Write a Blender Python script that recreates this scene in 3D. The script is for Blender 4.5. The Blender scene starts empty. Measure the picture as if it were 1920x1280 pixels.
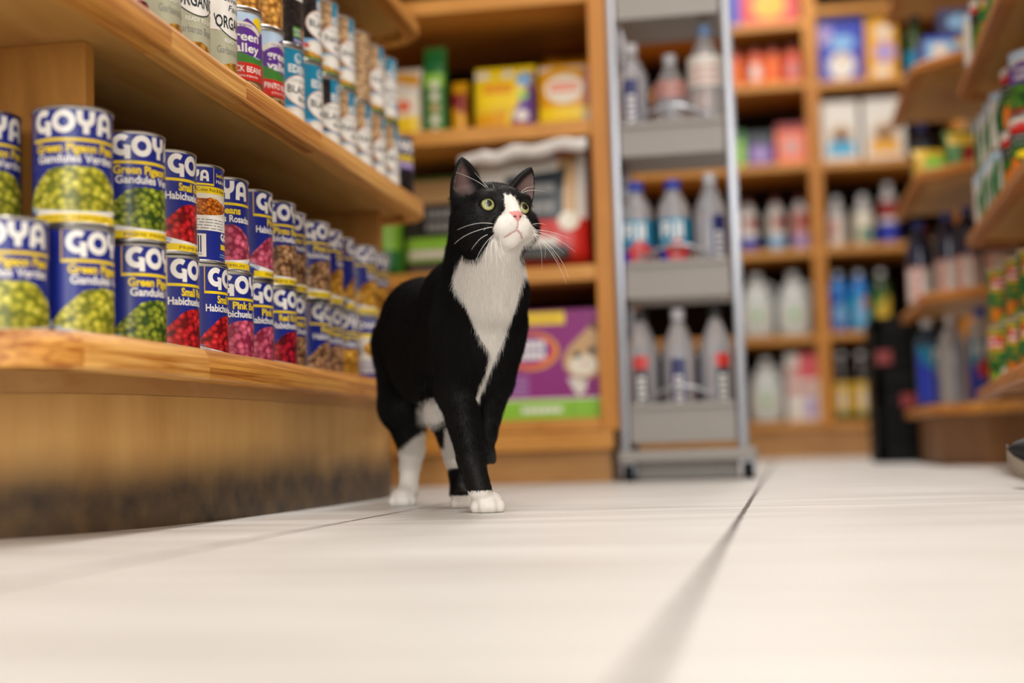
import bpy, bmesh, math, random
import numpy as np
from mathutils import Vector, Matrix
from mathutils.geometry import tessellate_polygon

# ------------------------------------------------------------------ camera, world, lights
SC = bpy.context.scene
COL = SC.collection
random.seed(7)
RNG = np.random.default_rng(11)

PSI, PITCH, ROLL, CAMH, FPX = 0.18, 0.0757, 0.03, 0.072, 2667.0
_F = np.array([-math.sin(PSI) * math.cos(PITCH), math.cos(PSI) * math.cos(PITCH), math.sin(PITCH)])
_R0 = np.array([math.cos(PSI), math.sin(PSI), 0.0])
_U0 = np.cross(_R0, _F)
_R = math.cos(ROLL) * _R0 - math.sin(ROLL) * _U0
_U = math.sin(ROLL) * _R0 + math.cos(ROLL) * _U0
_C = np.array([0.0, 0.0, CAMH])


def at(px, py, D):
    """survey helper: the point of the place seen at that spot of the frame, D metres deep"""
    return _C + (_F + _R * (px - 960) / FPX - _U * (py - 640) / FPX) * D


cam_d = bpy.data.cameras.new('camera')
cam = bpy.data.objects.new('camera', cam_d)
COL.objects.link(cam)
cam.matrix_world = Matrix(((_R[0], _U[0], -_F[0], _C[0]), (_R[1], _U[1], -_F[1], _C[1]),
                           (_R[2], _U[2], -_F[2], _C[2]), (0, 0, 0, 1)))
cam_d.sensor_width = 36.0
cam_d.lens = FPX / 1920 * 36.0
cam_d.clip_start = 0.01
cam_d.dof.use_dof = True
cam_d.dof.focus_distance = 1.61
cam_d.dof.aperture_fstop = 1.9
SC.camera = cam

world = bpy.data.worlds.new('store_ambient')
world.use_nodes = True
SC.world = world
bg = world.node_tree.nodes['Background']
bg.inputs[0].default_value = (1.0, 0.98, 0.96, 1)
bg.inputs[1].default_value = 0.17

SC.view_settings.view_transform = 'Standard'
SC.view_settings.look = 'None'
SC.view_settings.exposure = 0.0
SC.view_settings.gamma = 1.0
SC.view_settings.use_curve_mapping = False


def area_light(name, loc, rot, sx, sy, watts, color=(1.0, 0.96, 0.92)):
    d = bpy.data.lights.new(name, 'AREA')
    d.shape = 'RECTANGLE'
    d.size, d.size_y = sx, sy
    d.energy = watts
    d.color = color
    o = bpy.data.objects.new(name, d)
    o.location = loc
    o.rotation_euler = rot
    COL.objects.link(o)
    return o


for ly, w in ((-1.4, 28), (0.3, 20), (2.0, 25), (3.7, 26), (5.2, 27)):
    area_light('ceiling_light', (-0.02, ly, 2.66), (0, 0, 0), 0.22, 1.15, w)
# added fill lights behind the camera, kept narrow for slit glints in the eyes
for wx in (-0.1, 1.3):
    area_light('front_fill_light', (wx, -2.4, 1.3), (math.radians(90), 0, 0), 0.28, 1.9, 46, (1.0, 0.985, 0.97))

# ------------------------------------------------------------------ materials


def rgb(h):
    """sRGB hex -> linear"""
    v = [int(h[i:i + 2], 16) / 255 for i in (0, 2, 4)]
    return tuple(c / 12.92 if c <= 0.04045 else ((c + 0.055) / 1.055) ** 2.4 for c in v) + (1.0,)


def new_mat(name):
    m = bpy.data.materials.new(name)
    m.use_nodes = True
    nt = m.node_tree
    return m, nt, nt.nodes['Principled BSDF']


MATS = {}


def plain(name, hexcol, rough=0.45, metal=0.0, spec=0.5, coat=0.0, noise=0.06, nscale=40):
    if name in MATS:
        return MATS[name]
    m, nt, b = new_mat(name)
    c = rgb(hexcol)
    b.inputs['Roughness'].default_value = rough
    b.inputs['Metallic'].default_value = metal
    b.inputs['Specular IOR Level'].default_value = spec
    b.inputs['Coat Weight'].default_value = coat
    if noise:
        tc = nt.nodes.new('ShaderNodeTexCoord')
        n = nt.nodes.new('ShaderNodeTexNoise')
        n.inputs['Scale'].default_value = nscale
        n.inputs['Detail'].default_value = 3
        r = nt.nodes.new('ShaderNodeValToRGB')
        r.color_ramp.elements[0].color = tuple(x * (1 - noise) for x in c[:3]) + (1,)
        r.color_ramp.elements[1].color = tuple(min(1, x * (1 + noise)) for x in c[:3]) + (1,)
        nt.links.new(tc.outputs['Object'], n.inputs['Vector'])
        nt.links.new(n.outputs['Fac'], r.inputs['Fac'])
        nt.links.new(r.outputs['Color'], b.inputs['Base Color'])
    else:
        b.inputs['Base Color'].default_value = c
    MATS[name] = m
    return m


def wood(name, light, dark, scale=(8, 1.2, 8), rough=0.45, grain=3.0, seed=0.0, contrast=(0.3, 0.75)):
    m, nt, b = new_mat(name)
    tc = nt.nodes.new('ShaderNodeTexCoord')
    mp = nt.nodes.new('ShaderNodeMapping')
    mp.inputs['Scale'].default_value = scale
    mp.inputs['Location'].default_value = (seed, seed * 1.7, seed * 0.6)
    n1 = nt.nodes.new('ShaderNodeTexNoise')
    n1.inputs['Scale'].default_value = grain
    n1.inputs['Detail'].default_value = 8
    n1.inputs['Roughness'].default_value = 0.62
    n1.inputs['Distortion'].default_value = 0.8
    r = nt.nodes.new('ShaderNodeValToRGB')
    e = r.color_ramp.elements
    e[0].position, e[1].position = contrast
    e[0].color, e[1].color = rgb(dark), rgb(light)
    bump = nt.nodes.new('ShaderNodeBump')
    bump.inputs['Strength'].default_value = 0.12
    bump.inputs['Distance'].default_value = 0.002
    L = nt.links.new
    L(tc.outputs['Object'], mp.inputs['Vector'])
    L(mp.outputs['Vector'], n1.inputs['Vector'])
    L(n1.outputs['Fac'], r.inputs['Fac'])
    L(r.outputs['Color'], b.inputs['Base Color'])
    L(n1.outputs['Fac'], bump.inputs['Height'])
    L(bump.outputs['Normal'], b.inputs['Normal'])
    b.inputs['Roughness'].default_value = rough
    MATS[name] = m
    return m


def beans(name, light, mid, dark, size=0.75, rand=0.85):
    """a printed photograph of beans: cells in the label's own coordinates (cm)"""
    m, nt, b = new_mat(name)
    uv = nt.nodes.new('ShaderNodeUVMap')
    uv.uv_map = 'print'
    mp = nt.nodes.new('ShaderNodeMapping')
    mp.inputs['Scale'].default_value = (1, 1.25, 1)
    mp.inputs['Rotation'].default_value = (0, 0, 0.5)
    v = nt.nodes.new('ShaderNodeTexVoronoi')
    v.inputs['Scale'].default_value = 1 / size
    v.inputs['Randomness'].default_value = rand
    r = nt.nodes.new('ShaderNodeValToRGB')
    e = r.color_ramp.elements
    e[0].position, e[0].color = 0.02, rgb(light)
    e[1].position, e[1].color = 0.66, rgb(dark)
    k = r.color_ramp.elements.new(0.3)
    k.color = rgb(mid)
    k = r.color_ramp.elements.new(0.5)
    k.color = tuple(x * 0.75 for x in rgb(mid)[:3]) + (1,)
    hsv = nt.nodes.new('ShaderNodeHueSaturation')
    mr = nt.nodes.new('ShaderNodeMapRange')
    mr.inputs['To Min'].default_value = 0.7
    mr.inputs['To Max'].default_value = 1.2
    sep = nt.nodes.new('ShaderNodeSeparateColor')
    L = nt.links.new
    L(uv.outputs['UV'], mp.inputs['Vector'])
    L(mp.outputs['Vector'], v.inputs['Vector'])
    L(v.outputs['Distance'], r.inputs['Fac'])
    L(v.outputs['Color'], sep.inputs['Color'])
    L(sep.outputs['Red'], mr.inputs['Value'])
    L(mr.outputs['Result'], hsv.inputs['Value'])
    L(r.outputs['Color'], hsv.inputs['Color'])
    L(hsv.outputs['Color'], b.inputs['Base Color'])
    b.inputs['Roughness'].default_value = 0.35
    MATS[name] = m
    return m


PAPER = 0.34
for n, h in dict(blue='1d2a86', white='efece6', cream='e6dfcc', yellow='f2d21c', gold='d9b23a', navy='141d5c', teal='1583a8',
                 purple='5d2f8f', sky='b9d2ea', red='c8281f', green='3f7d35', lime='8cc63a', black='17161a', slate='27323a',
                 sage='b4b59d', palesage='c3c4ae', grey='8d8d8b', rose='c9938a', brown='6b4530', orange='e2761c', tan='c7a273',
                 magenta='8c2278', dkgreen='0f6b32', cyan='2fa3cf', royal='2438b0', ltblue='7fb2dd', amber='e0a012', pinkred='d8444a',
                 offwhite='dcd6cd', lilac='a892c8', dkred='8e1b1b', mint='9fd0a5', salmon='e8704a').items():
    plain('print_' + n, h, rough=PAPER, noise=0.03)


def P(n):
    return MATS['print_' + n]


beans('beans_pigeon', 'efec9a', 'c9c23a', '6d7418', 0.78)
beans('beans_pigeon_green', 'd4d862', '8f9c2a', '2f4a14', 0.74)
beans('beans_red', 'ef6a62', 'cf2028', '6b0a12', 0.85)
beans('beans_kidney', 'e0505c', 'b51a30', '560a16', 0.95)
beans('beans_pink', 'f6a3b4', 'd85f7c', '8e2744', 0.9)
beans('beans_pinto', 'e3c39c', 'b98c62', '5b3a24', 0.85)
beans('beans_garbanzo', 'f8dc8a', 'e0a63a', '93601a', 0.95)
beans('beans_rice', 'f4b640', 'd97a1c', '8a3a12', 0.42)
beans('beans_black', '4c4448', '262024', '0b090b', 0.75)
beans('beans_tan', 'ecd3b0', 'd3b088', '9a744e', 0.7)
beans('beans_chick', 'f3c878', 'dd9f48', '8f5a22', 0.95)
beans('veg_mix', 'd8d84a', '6f9a2a', 'c04a20', 0.8)
beans('veg_green', '9cc05a', '4f8a2c', '1c4a1a', 0.9)

STEEL = plain('can_steel', 'b9b8b4', rough=0.28, metal=1.0, noise=0.02)
GREYMETAL = plain('rack_grey_steel', '928d87', rough=0.5, metal=0.2, noise=0.03)
CHROME = plain('rack_chrome', '9c9ea4', rough=0.32, metal=0.85, noise=0.02)
BLACKPL = plain('black_plastic', '0b0a0b', rough=0.6, noise=0.05, spec=0.2)
PINE_A = wood('pine_edge_a', 'e0a24c', '9c5510', (30, 1.2, 70), grain=2.2, contrast=(0.36, 0.62), seed=1.0)
PINE_B = wood('pine_edge_b', 'd99a44', '93500e', (30, 1.2, 70), grain=2.2, contrast=(0.36, 0.62), seed=5.3)
PINE_C = wood('pine_edge_c', 'e8b262', 'ad6818', (30, 1.2, 70), grain=2.2, contrast=(0.36, 0.62), seed=9.1)
PLYSHELF = wood('shelf_plywood', 'cda05e', 'b07c38', (9, 1.6, 9), grain=2.0, seed=2.2)
PANELW = wood('panel_veneer', 'bb843a', '955f20', (10, 10, 1.2), grain=2.0, seed=4.0)
FARWOOD = wood('back_shelf_pine', 'dba04c', 'b87624', (1.5, 8, 8), grain=2.0, seed=3.0)
POSTW = wood('back_post_pine', 'd48f30', 'ae6a16', (9, 9, 1.2), grain=2.0, seed=6.0)
RIGHTW = wood('shelf_pine_red', 'b06c38', '8a4a20', (9, 1.6, 9), grain=2.0, seed=7.0)
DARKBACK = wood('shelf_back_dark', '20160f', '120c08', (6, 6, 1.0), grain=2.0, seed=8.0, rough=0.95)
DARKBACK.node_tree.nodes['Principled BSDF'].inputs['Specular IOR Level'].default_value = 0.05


def kick_material():
    """maple plywood with upright grain and a grey mop-scuff band along its foot"""
    m, nt, b = new_mat('kick_plywood')
    N, L = nt.nodes.new, nt.links.new
    tc = N('ShaderNodeTexCoord')
    mp = N('ShaderNodeMapping')
    mp.inputs['Scale'].default_value = (7, 7, 1.1)
    n1 = N('ShaderNodeTexNoise')
    n1.inputs['Scale'].default_value = 3
    n1.inputs['Detail'].default_value = 7
    n1.inputs['Roughness'].default_value = 0.6
    r = N('ShaderNodeValToRGB')
    r.color_ramp.elements[0].position, r.color_ramp.elements[0].color = 0.2, rgb('c08e4c')
    r.color_ramp.elements[1].position, r.color_ramp.elements[1].color = 0.8, rgb('dcb06c')
    sep = N('ShaderNodeSeparateXYZ')
    n2 = N('ShaderNodeTexNoise')
    n2.inputs['Scale'].default_value = 9
    n2.inputs['Detail'].default_value = 2
    mpz = N('ShaderNodeMapping')
    mpz.inputs['Scale'].default_value = (1, 1, 0.35)
    ad = N('ShaderNodeMath'); ad.operation = 'MULTIPLY_ADD'
    ad.inputs[1].default_value = 0.03
    mr = N('ShaderNodeMapRange')
    mr.interpolation_type = 'SMOOTHSTEP'
    mr.inputs['From Min'].default_value = 0.046
    mr.inputs['From Max'].default_value = 0.116
    mr.inputs['To Min'].default_value = 1.0
    mr.inputs['To Max'].default_value = 0.0
    n3 = N('ShaderNodeTexNoise')
    n3.inputs['Scale'].default_value = 30
    n3.inputs['Detail'].default_value = 6
    mm = N('ShaderNodeMapRange')
    mm.inputs['From Min'].default_value = 0.3
    mm.inputs['From Max'].default_value = 0.75
    mm.inputs['To Min'].default_value = 1.0
    mm.inputs['To Max'].default_value = 0.84
    mu = N('ShaderNodeMath'); mu.operation = 'MULTIPLY'
    mix = N('ShaderNodeMix'); mix.data_type = 'RGBA'
    mix.inputs['B'].default_value = rgb('342a22')
    L(tc.outputs['Object'], mp.inputs['Vector']); L(mp.outputs['Vector'], n1.inputs['Vector'])
    L(n1.outputs['Fac'], r.inputs['Fac'])
    L(tc.outputs['Object'], sep.inputs['Vector'])
    L(tc.outputs['Object'], mpz.inputs['Vector']); L(mpz.outputs['Vector'], n2.inputs['Vector'])
    L(n2.outputs['Fac'], ad.inputs[0]); L(sep.outputs['Z'], ad.inputs[2])
    L(ad.outputs[0], mr.inputs['Value'])
    L(tc.outputs['Object'], n3.inputs['Vector']); L(n3.outputs['Fac'], mm.inputs['Value'])
    L(mr.outputs['Result'], mu.inputs[0]); L(mm.outputs['Result'], mu.inputs[1])
    L(mu.outputs[0], mix.inputs['Factor'])
    L(r.outputs['Color'], mix.inputs['A'])
    L(mix.outputs['Result'], b.inputs['Base Color'])
    b.inputs['Roughness'].default_value = 0.5
    return m


KICK = kick_material()


def floor_material():
    """cream tiles with faint travertine-like streaks; the dark joints are worn grout"""
    m, nt, b = new_mat('floor_tiles')
    N, L = nt.nodes.new, nt.links.new
    tc = N('ShaderNodeTexCoord')
    mp = N('ShaderNodeMapping')
    mp.inputs['Scale'].default_value = (1.2, 9, 1)
    n1 = N('ShaderNodeTexNoise')
    n1.inputs['Scale'].default_value = 2.4
    n1.inputs['Detail'].default_value = 7
    r = N('ShaderNodeValToRGB')
    r.color_ramp.elements[0].position, r.color_ramp.elements[0].color = 0.32, rgb('c3c0bb')
    r.color_ramp.elements[1].position, r.color_ramp.elements[1].color = 0.6, rgb('e0dfdc')
    L(tc.outputs['Object'], mp.inputs['Vector']); L(mp.outputs['Vector'], n1.inputs['Vector'])
    L(n1.outputs['Fac'], r.inputs['Fac'])
    sep = N('ShaderNodeSeparateXYZ')
    L(tc.outputs['Object'], sep.inputs['Vector'])
    wob = N('ShaderNodeTexNoise')
    wob.inputs['Scale'].default_value = 22
    wob.inputs['Detail'].default_value = 3
    L(tc.outputs['Object'], wob.inputs['Vector'])

    def joint(axis, centre, pitch, half, skew=0.0):
        # distance to the nearest joint line
        a = N('ShaderNodeMath'); a.operation = 'MULTIPLY_ADD'
        a.inputs[1].default_value = skew
        L(sep.outputs['Y' if axis == 'X' else 'X'], a.inputs[0]); L(sep.outputs[axis], a.inputs[2])
        w = N('ShaderNodeMath'); w.operation = 'MULTIPLY_ADD'
        w.inputs[1].default_value = 0.004
        L(wob.outputs['Fac'], w.inputs[0]); L(a.outputs[0], w.inputs[2])
        s = N('ShaderNodeMath'); s.operation = 'ADD'
        s.inputs[1].default_value = -centre - 0.002 + pitch * 50.5
        L(w.outputs[0], s.inputs[0])
        md = N('ShaderNodeMath'); md.operation = 'MODULO'
        md.inputs[1].default_value = pitch
        L(s.outputs[0], md.inputs[0])
        c = N('ShaderNodeMath'); c.operation = 'SUBTRACT'
        c.inputs[1].default_value = pitch / 2
        L(md.outputs[0], c.inputs[0])
        ab = N('ShaderNodeMath'); ab.operation = 'ABSOLUTE'
        L(c.outputs[0], ab.inputs[0])
        mr = N('ShaderNodeMapRange')
        mr.inputs['From Min'].default_value = half * 0.75
        mr.inputs['From Max'].default_value = half * 1.25
        mr.inputs['To Min'].default_value = 1.0
        mr.inputs['To Max'].default_value = 0.0
        L(ab.outputs[0], mr.inputs['Value'])
        return mr.outputs['Result']

    jx = joint('X', -0.048, 0.42, 0.0028, -0.0085)
    jy = joint('Y', 1.545, 0.62, 0.0016, -0.12)
    dark = N('ShaderNodeMix'); dark.data_type = 'RGBA'
    dark.inputs['B'].default_value = rgb('4a3f3c')
    L(jx, dark.inputs['Factor']); L(r.outputs['Color'], dark.inputs['A'])
    d2 = N('ShaderNodeMix'); d2.data_type = 'RGBA'
    d2.inputs['B'].default_value = rgb('a08f7e')
    L(jy, d2.inputs['Factor']); L(dark.outputs['Result'], d2.inputs['A'])
    L(d2.outputs['Result'], b.inputs['Base Color'])
    b.inputs['Roughness'].default_value = 0.42
    b.inputs['Specular IOR Level'].default_value = 0.4
    return m


def clear_plastic(name, tint='f4f8fa', rough=0.06):
    m, nt, b = new_mat(name)
    b.inputs['Base Color'].default_value = rgb(tint)
    b.inputs['Transmission Weight'].default_value = 0.7
    b.inputs['IOR'].default_value = 1.2
    b.inputs['Roughness'].default_value = rough
    b.inputs['Coat Weight'].default_value = 0.6
    b.inputs['Coat Roughness'].default_value = 0.03
    MATS[name] = m
    return m


CLEAR = clear_plastic('water_bottle_plastic', 'dfe3ea', 0.12)
MILKY = plain('jug_plastic', 'c3c8c6', rough=0.3, noise=0.02)
BLUEPL = plain('blue_bottle_plastic', '1f7fd6', rough=0.15, noise=0.02, coat=0.5)
DARKBLUE = plain('dark_blue_bottle', '1c2440', rough=0.12, noise=0.02, coat=0.6)
GREENPL = plain('green_bottle_plastic', '2c4a22', rough=0.15, noise=0.02, coat=0.5)
DARKGLASS = plain('dark_glass_bottle', '241f1c', rough=0.1, noise=0.02, coat=0.6)

# ------------------------------------------------------------------ mesh helpers


def link(name, me, parent=None):
    o = bpy.data.objects.new(name, me)
    COL.objects.link(o)
    if parent is not None:
        o.parent = parent
    return o


def to_mesh(name, bm, mats, smooth=False):
    me = bpy.data.meshes.new(name)
    bmesh.ops.recalc_face_normals(bm, faces=bm.faces)
    bm.to_mesh(me)
    bm.free()
    for m in (mats if isinstance(mats, (list, tuple)) else [mats]):
        me.materials.append(m)
    if smooth:
        me.polygons.foreach_set('use_smooth', [True] * len(me.polygons))
        try:
            me.set_sharp_from_angle(angle=math.radians(38))
        except Exception:
            pass
    return me


def tag(o, label=None, cat=None, group=None, kind=None):
    if label: o['label'] = label
    if cat: o['category'] = cat
    if group: o['group'] = group
    if kind: o['kind'] = kind
    return o


def thing(name, loc, label, cat, group=None, rz=0.0):
    o = bpy.data.objects.new(name, None)
    o.empty_display_size = 0.02
    COL.objects.link(o)
    o.location = loc
    o.rotation_euler = (0, 0, rz)
    return tag(o, label, cat, group)


def add_box(bm, x0, y0, z0, x1, y1, z1, bev=0.0, mi=0):
    r = bmesh.ops.create_cube(bm, size=1.0)
    vs = r['verts']
    for v in vs:
        v.co = Vector(((x0 + x1) / 2 + v.co.x * (x1 - x0), (y0 + y1) / 2 + v.co.y * (y1 - y0), (z0 + z1) / 2 + v.co.z * (z1 - z0)))
    fs = set(f for v in vs for f in v.link_faces)
    if bev:
        es = list(set(e for v in vs for e in v.link_edges))
        rb = bmesh.ops.bevel(bm, geom=es, offset=bev, segments=2, affect='EDGES', profile=0.6)
        fs = set(rb['faces']) | set(f for f in fs if f.is_valid)
    for f in fs:
        if f.is_valid:
            f.material_index = mi


def lathe(bm, prof, n=32, cx=0, cy=0, mi=0, sx=1.0, sy=1.0, square=0.0):
    """prof: (r, z) from bottom to top; square > 0 pulls the section towards a rounded square"""
    rings = []
    for r, z in prof:
        if r < 1e-6:
            rings.append([bm.verts.new((cx, cy, z))])
        else:
            ring = []
            for k in range(n):
                a = 2 * math.pi * k / n
                q = 1.0
                if square:
                    q = 1.0 / max(abs(math.cos(a)), abs(math.sin(a))) ** square
                ring.append(bm.verts.new((cx + r * q * math.cos(a) * sx, cy + r * q * math.sin(a) * sy, z)))
            rings.append(ring)
    for a, b in zip(rings, rings[1:]):
        for k in range(n):
            k2 = (k + 1) % n
            if len(a) == 1 and len(b) == 1:
                continue
            if len(a) == 1:
                f = bm.faces.new((a[0], b[k2], b[k]))
            elif len(b) == 1:
                f = bm.faces.new((a[k], a[k2], b[0]))
            else:
                f = bm.faces.new((a[k], a[k2], b[k2], b[k]))
            f.material_index = mi


def tube(bm, pts, rad, n=8, mi=0, cap=True):
    pts = [Vector(p) for p in pts]
    rads = rad if isinstance(rad, (list, tuple)) else [rad] * len(pts)
    rings = []
    up = Vector((0, 0, 1))
    for i, p in enumerate(pts):
        t = (pts[min(i + 1, len(pts) - 1)] - pts[max(i - 1, 0)]).normalized()
        s = t.cross(up)
        if s.length < 1e-4:
            s = t.cross(Vector((1, 0, 0)))
        s.normalize()
        u = s.cross(t).normalized()
        rings.append([bm.verts.new(p + (s * math.cos(2 * math.pi * k / n) + u * math.sin(2 * math.pi * k / n)) * rads[i]) for k in range(n)])
    for a, b in zip(rings, rings[1:]):
        for k in range(n):
            f = bm.faces.new((a[k], a[(k + 1) % n], b[(k + 1) % n], b[k]))
            f.material_index = mi
    if cap:
        bm.faces.new(rings[0][::-1]).material_index = mi
        bm.faces.new(rings[-1]).material_index = mi


def prism(bm, poly, z0, z1, mi=0):
    lo = [bm.verts.new((x, y, z0)) for x, y in poly]
    hi = [bm.verts.new((x, y, z1)) for x, y in poly]
    n = len(poly)
    for k in range(n):
        bm.faces.new((lo[k], lo[(k + 1) % n], hi[(k + 1) % n], hi[k])).material_index = mi
    tris = tessellate_polygon([[Vector((x, y, 0)) for x, y in poly]])
    for t in tris:
        bm.faces.new([lo[i] for i in t][::-1]).material_index = mi
        bm.faces.new([hi[i] for i in t]).material_index = mi


# ------------------------------------------------------------------ printed artwork (flat shapes, later wrapped on a surface); units mm
_TEXT = {}


def glyphs(s, bold):
    key = (s, bold)
    if key not in _TEXT:
        c = bpy.data.curves.new('lettering', 'FONT')
        c.body = s
        c.size = 1.0
        c.offset = bold
        c.resolution_u = 3
        o = bpy.data.objects.new('lettering', c)
        COL.objects.link(o)
        dg = bpy.context.evaluated_depsgraph_get()
        dg.update()
        me = bpy.data.meshes.new_from_object(o.evaluated_get(dg))
        v = [(p.co.x, p.co.y) for p in me.vertices]
        f = [tuple(p.vertices) for p in me.polygons]
        bpy.data.objects.remove(o)
        bpy.data.curves.remove(c)
        bpy.data.meshes.remove(me)
        _TEXT[key] = (v, f)
    return _TEXT[key]


class Art:
    """a list of flat coloured shapes in mm"""

    def __init__(self):
        self.items = []

    def add(self, v, f, mat, layer):
        self.items.append((v, f, mat, layer))
        return self

    def rect(self, u0, v0, u1, v1, mat, layer=1):
        return self.add([(u0, v0), (u1, v0), (u1, v1), (u0, v1)], [(0, 1, 2, 3)], mat, layer)

    def poly(self, pts, mat, layer=1):
        t = tessellate_polygon([[Vector((x, y, 0)) for x, y in pts]])
        return self.add(list(pts), [tuple(k) for k in t], mat, layer)

    def ell(self, cx, cy, rx, ry, mat, layer=1, n=28):
        pts = [(cx + rx * math.cos(2 * math.pi * k / n), cy + ry * math.sin(2 * math.pi * k / n)) for k in range(n)]
        return self.add(pts, [tuple(range(n))], mat, layer)

    def stroke(self, pts, w, mat, layer=2, closed=False):
        n = len(pts)
        v, f = [], []
        for i in range(n):
            a = pts[(i - 1) % n] if closed or i > 0 else pts[i]
            b = pts[(i + 1) % n] if closed or i < n - 1 else pts[i]
            dx, dy = b[0] - a[0], b[1] - a[1]
            q = math.hypot(dx, dy) or 1
            nx, ny = -dy / q * w / 2, dx / q * w / 2
            v += [(pts[i][0] + nx, pts[i][1] + ny), (pts[i][0] - nx, pts[i][1] - ny)]
        for i in range(n if closed else n - 1):
            j = (i + 1) % n
            f.append((2 * i, 2 * i + 1, 2 * j + 1, 2 * j))
        return self.add(v, f, mat, layer)

    def arc(self, cx, cy, r, a0, a1, w, mat, layer=2, n=20, ry=None):
        ry = ry or r
        pts = [(cx + r * math.cos(math.radians(a0 + (a1 - a0) * k / n)), cy + ry * math.sin(math.radians(a0 + (a1 - a0) * k / n))) for k in range(n + 1)]
        return self.stroke(pts, w, mat, layer)

    def text(self, s, x, y, h, mat, layer=3, width=None, align='l', bold=0.0, slant=0.0):
        v, f = glyphs(s, bold)
        if not v:
            return self
        x0 = min(p[0] for p in v); x1 = max(p[0] for p in v)
        k = h / 0.72
        kx = (width / (x1 - x0)) if width else k
        w = (x1 - x0) * kx
        ox = x if align == 'l' else (x - w / 2 if align == 'c' else x - w)
        return self.add([(ox + (p[0] - x0) * kx + slant * p[1] * k, y + p[1] * k) for p in v], f, mat, layer)

    def bars(self, u0, v0, u1, v1, mat, n=22, layer=3):
        rr = random.Random(3)
        x = u0
        while x < u1:
            w = rr.choice((0.4, 0.4, 0.8, 1.1)) * (u1 - u0) / 26
            self.rect(x, v0, min(x + w, u1), v1, mat, layer)
            x += w + rr.choice((0.4, 0.7, 1.0)) * (u1 - u0) / 26
        return self

    def lines(self, u0, v0, u1, v1, n, mat, layer=3, fill=0.45):
        """rows of print too small to read in the photo"""
        rr = random.Random(5)
        for i in range(n):
            y = v0 + (v1 - v0) * i / n
            h = (v1 - v0) / n * fill
            x = u0
            while x < u1 - 1:
                w = min(rr.uniform(1.5, 5) * (u1 - u0) / 30, u1 - x)
                self.rect(x, y, x + w, y + h, mat, layer)
                x += w + (u1 - u0) / 40
        return self

    def build(self, name, fn, step=5.0, lift=0.00012, vstep=0):
        """fn(u, v, off) -> point in metres; step = how finely wide shapes are cut before wrapping"""
        bm = bmesh.new()
        mats = []
        for v, f, mat, layer in self.items:
            if mat not in mats:
                mats.append(mat)
            mi = mats.index(mat)
            bv = [bm.verts.new((p[0], p[1], layer)) for p in v]
            for q in f:
                try:
                    bm.faces.new([bv[i] for i in q]).material_index = mi
                except ValueError:
                    pass
        if step:
            us = [v.co.x for v in bm.verts]
            k0, k1 = math.floor(min(us) / step), math.ceil(max(us) / step)
            for k in range(k0 + 1, k1):
                bmesh.ops.bisect_plane(bm, geom=bm.verts[:] + bm.edges[:] + bm.faces[:], plane_co=(k * step, 0, 0), plane_no=(1, 0, 0), dist=1e-4)
        if vstep:
            vs_ = [v.co.y for v in bm.verts]
            for k in range(math.floor(min(vs_) / vstep) + 1, math.ceil(max(vs_) / vstep)):
                bmesh.ops.bisect_plane(bm, geom=bm.verts[:] + bm.edges[:] + bm.faces[:], plane_co=(0, k * vstep, 0), plane_no=(0, 1, 0), dist=1e-4)
        me = bpy.data.meshes.new(name)
        bmesh.ops.recalc_face_normals(bm, faces=bm.faces)
        for fa in bm.faces:
            if fa.normal.z < 0:
                fa.normal_flip()
        uvl = bm.loops.layers.uv.new('print')
        for fa in bm.faces:
            for lp in fa.loops:
                lp[uvl].uv = (lp.vert.co.x / 10, lp.vert.co.y / 10)
        for v in bm.verts:
            v.co = Vector(fn(v.co.x, v.co.y, v.co.z * lift))
        bm.to_mesh(me)
        bm.free()
        for m in mats:
            me.materials.append(m)
        if step:
            me.polygons.foreach_set('use_smooth', [True] * len(me.polygons))
        return me


def stretch(a, k):
    a.items = [([(p[0], p[1] * k) for p in v], f, m_, l_) for v, f, m_, l_ in a.items]
    return a


def wrap(r, z0=0.0):
    """art origin faces -Y; u grows towards +X"""
    def fn(u, v, off):
        a = u / 1000 / r
        rr = r + off
        return (rr * math.sin(a), -rr * math.cos(a), z0 + v / 1000)
    return fn


def flat(y=0.0, z0=0.0):
    return lambda u, v, off: (u / 1000, y - off - 0.0004, z0 + v / 1000)

# ------------------------------------------------------------------ the room


def struct(name, bm, mats):
    o = link(name, to_mesh(name, bm, mats))
    o['kind'] = 'structure'
    return o


PLASTER = plain('wall_plaster', 'b9a78f', rough=0.8, noise=0.04)
CEILM = plain('ceiling_tile', 'd8d2c8', rough=0.9, noise=0.03)
bm = bmesh.new(); add_box(bm, -2.3, -2.6, -0.05, 2.1, 6.5, 0.0); struct('floor', bm, floor_material())
bm = bmesh.new(); add_box(bm, -2.3, -2.6, 2.75, 2.1, 6.5, 2.8); struct('ceiling', bm, CEILM)
bm = bmesh.new(); add_box(bm, -2.4, -2.6, 0.0, -2.3, 6.6, 2.75); struct('wall_left', bm, PLASTER)
bm = bmesh.new(); add_box(bm, 2.1, -2.6, 0.0, 2.2, 6.6, 2.75); struct('wall_right', bm, PLASTER)
bm = bmesh.new(); add_box(bm, -2.3, 6.5, 0.0, 2.1, 6.6, 2.75); struct('wall_back', bm, PLASTER)

# ------------------------------------------------------------------ shelf units with bull-nosed edges


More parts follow.
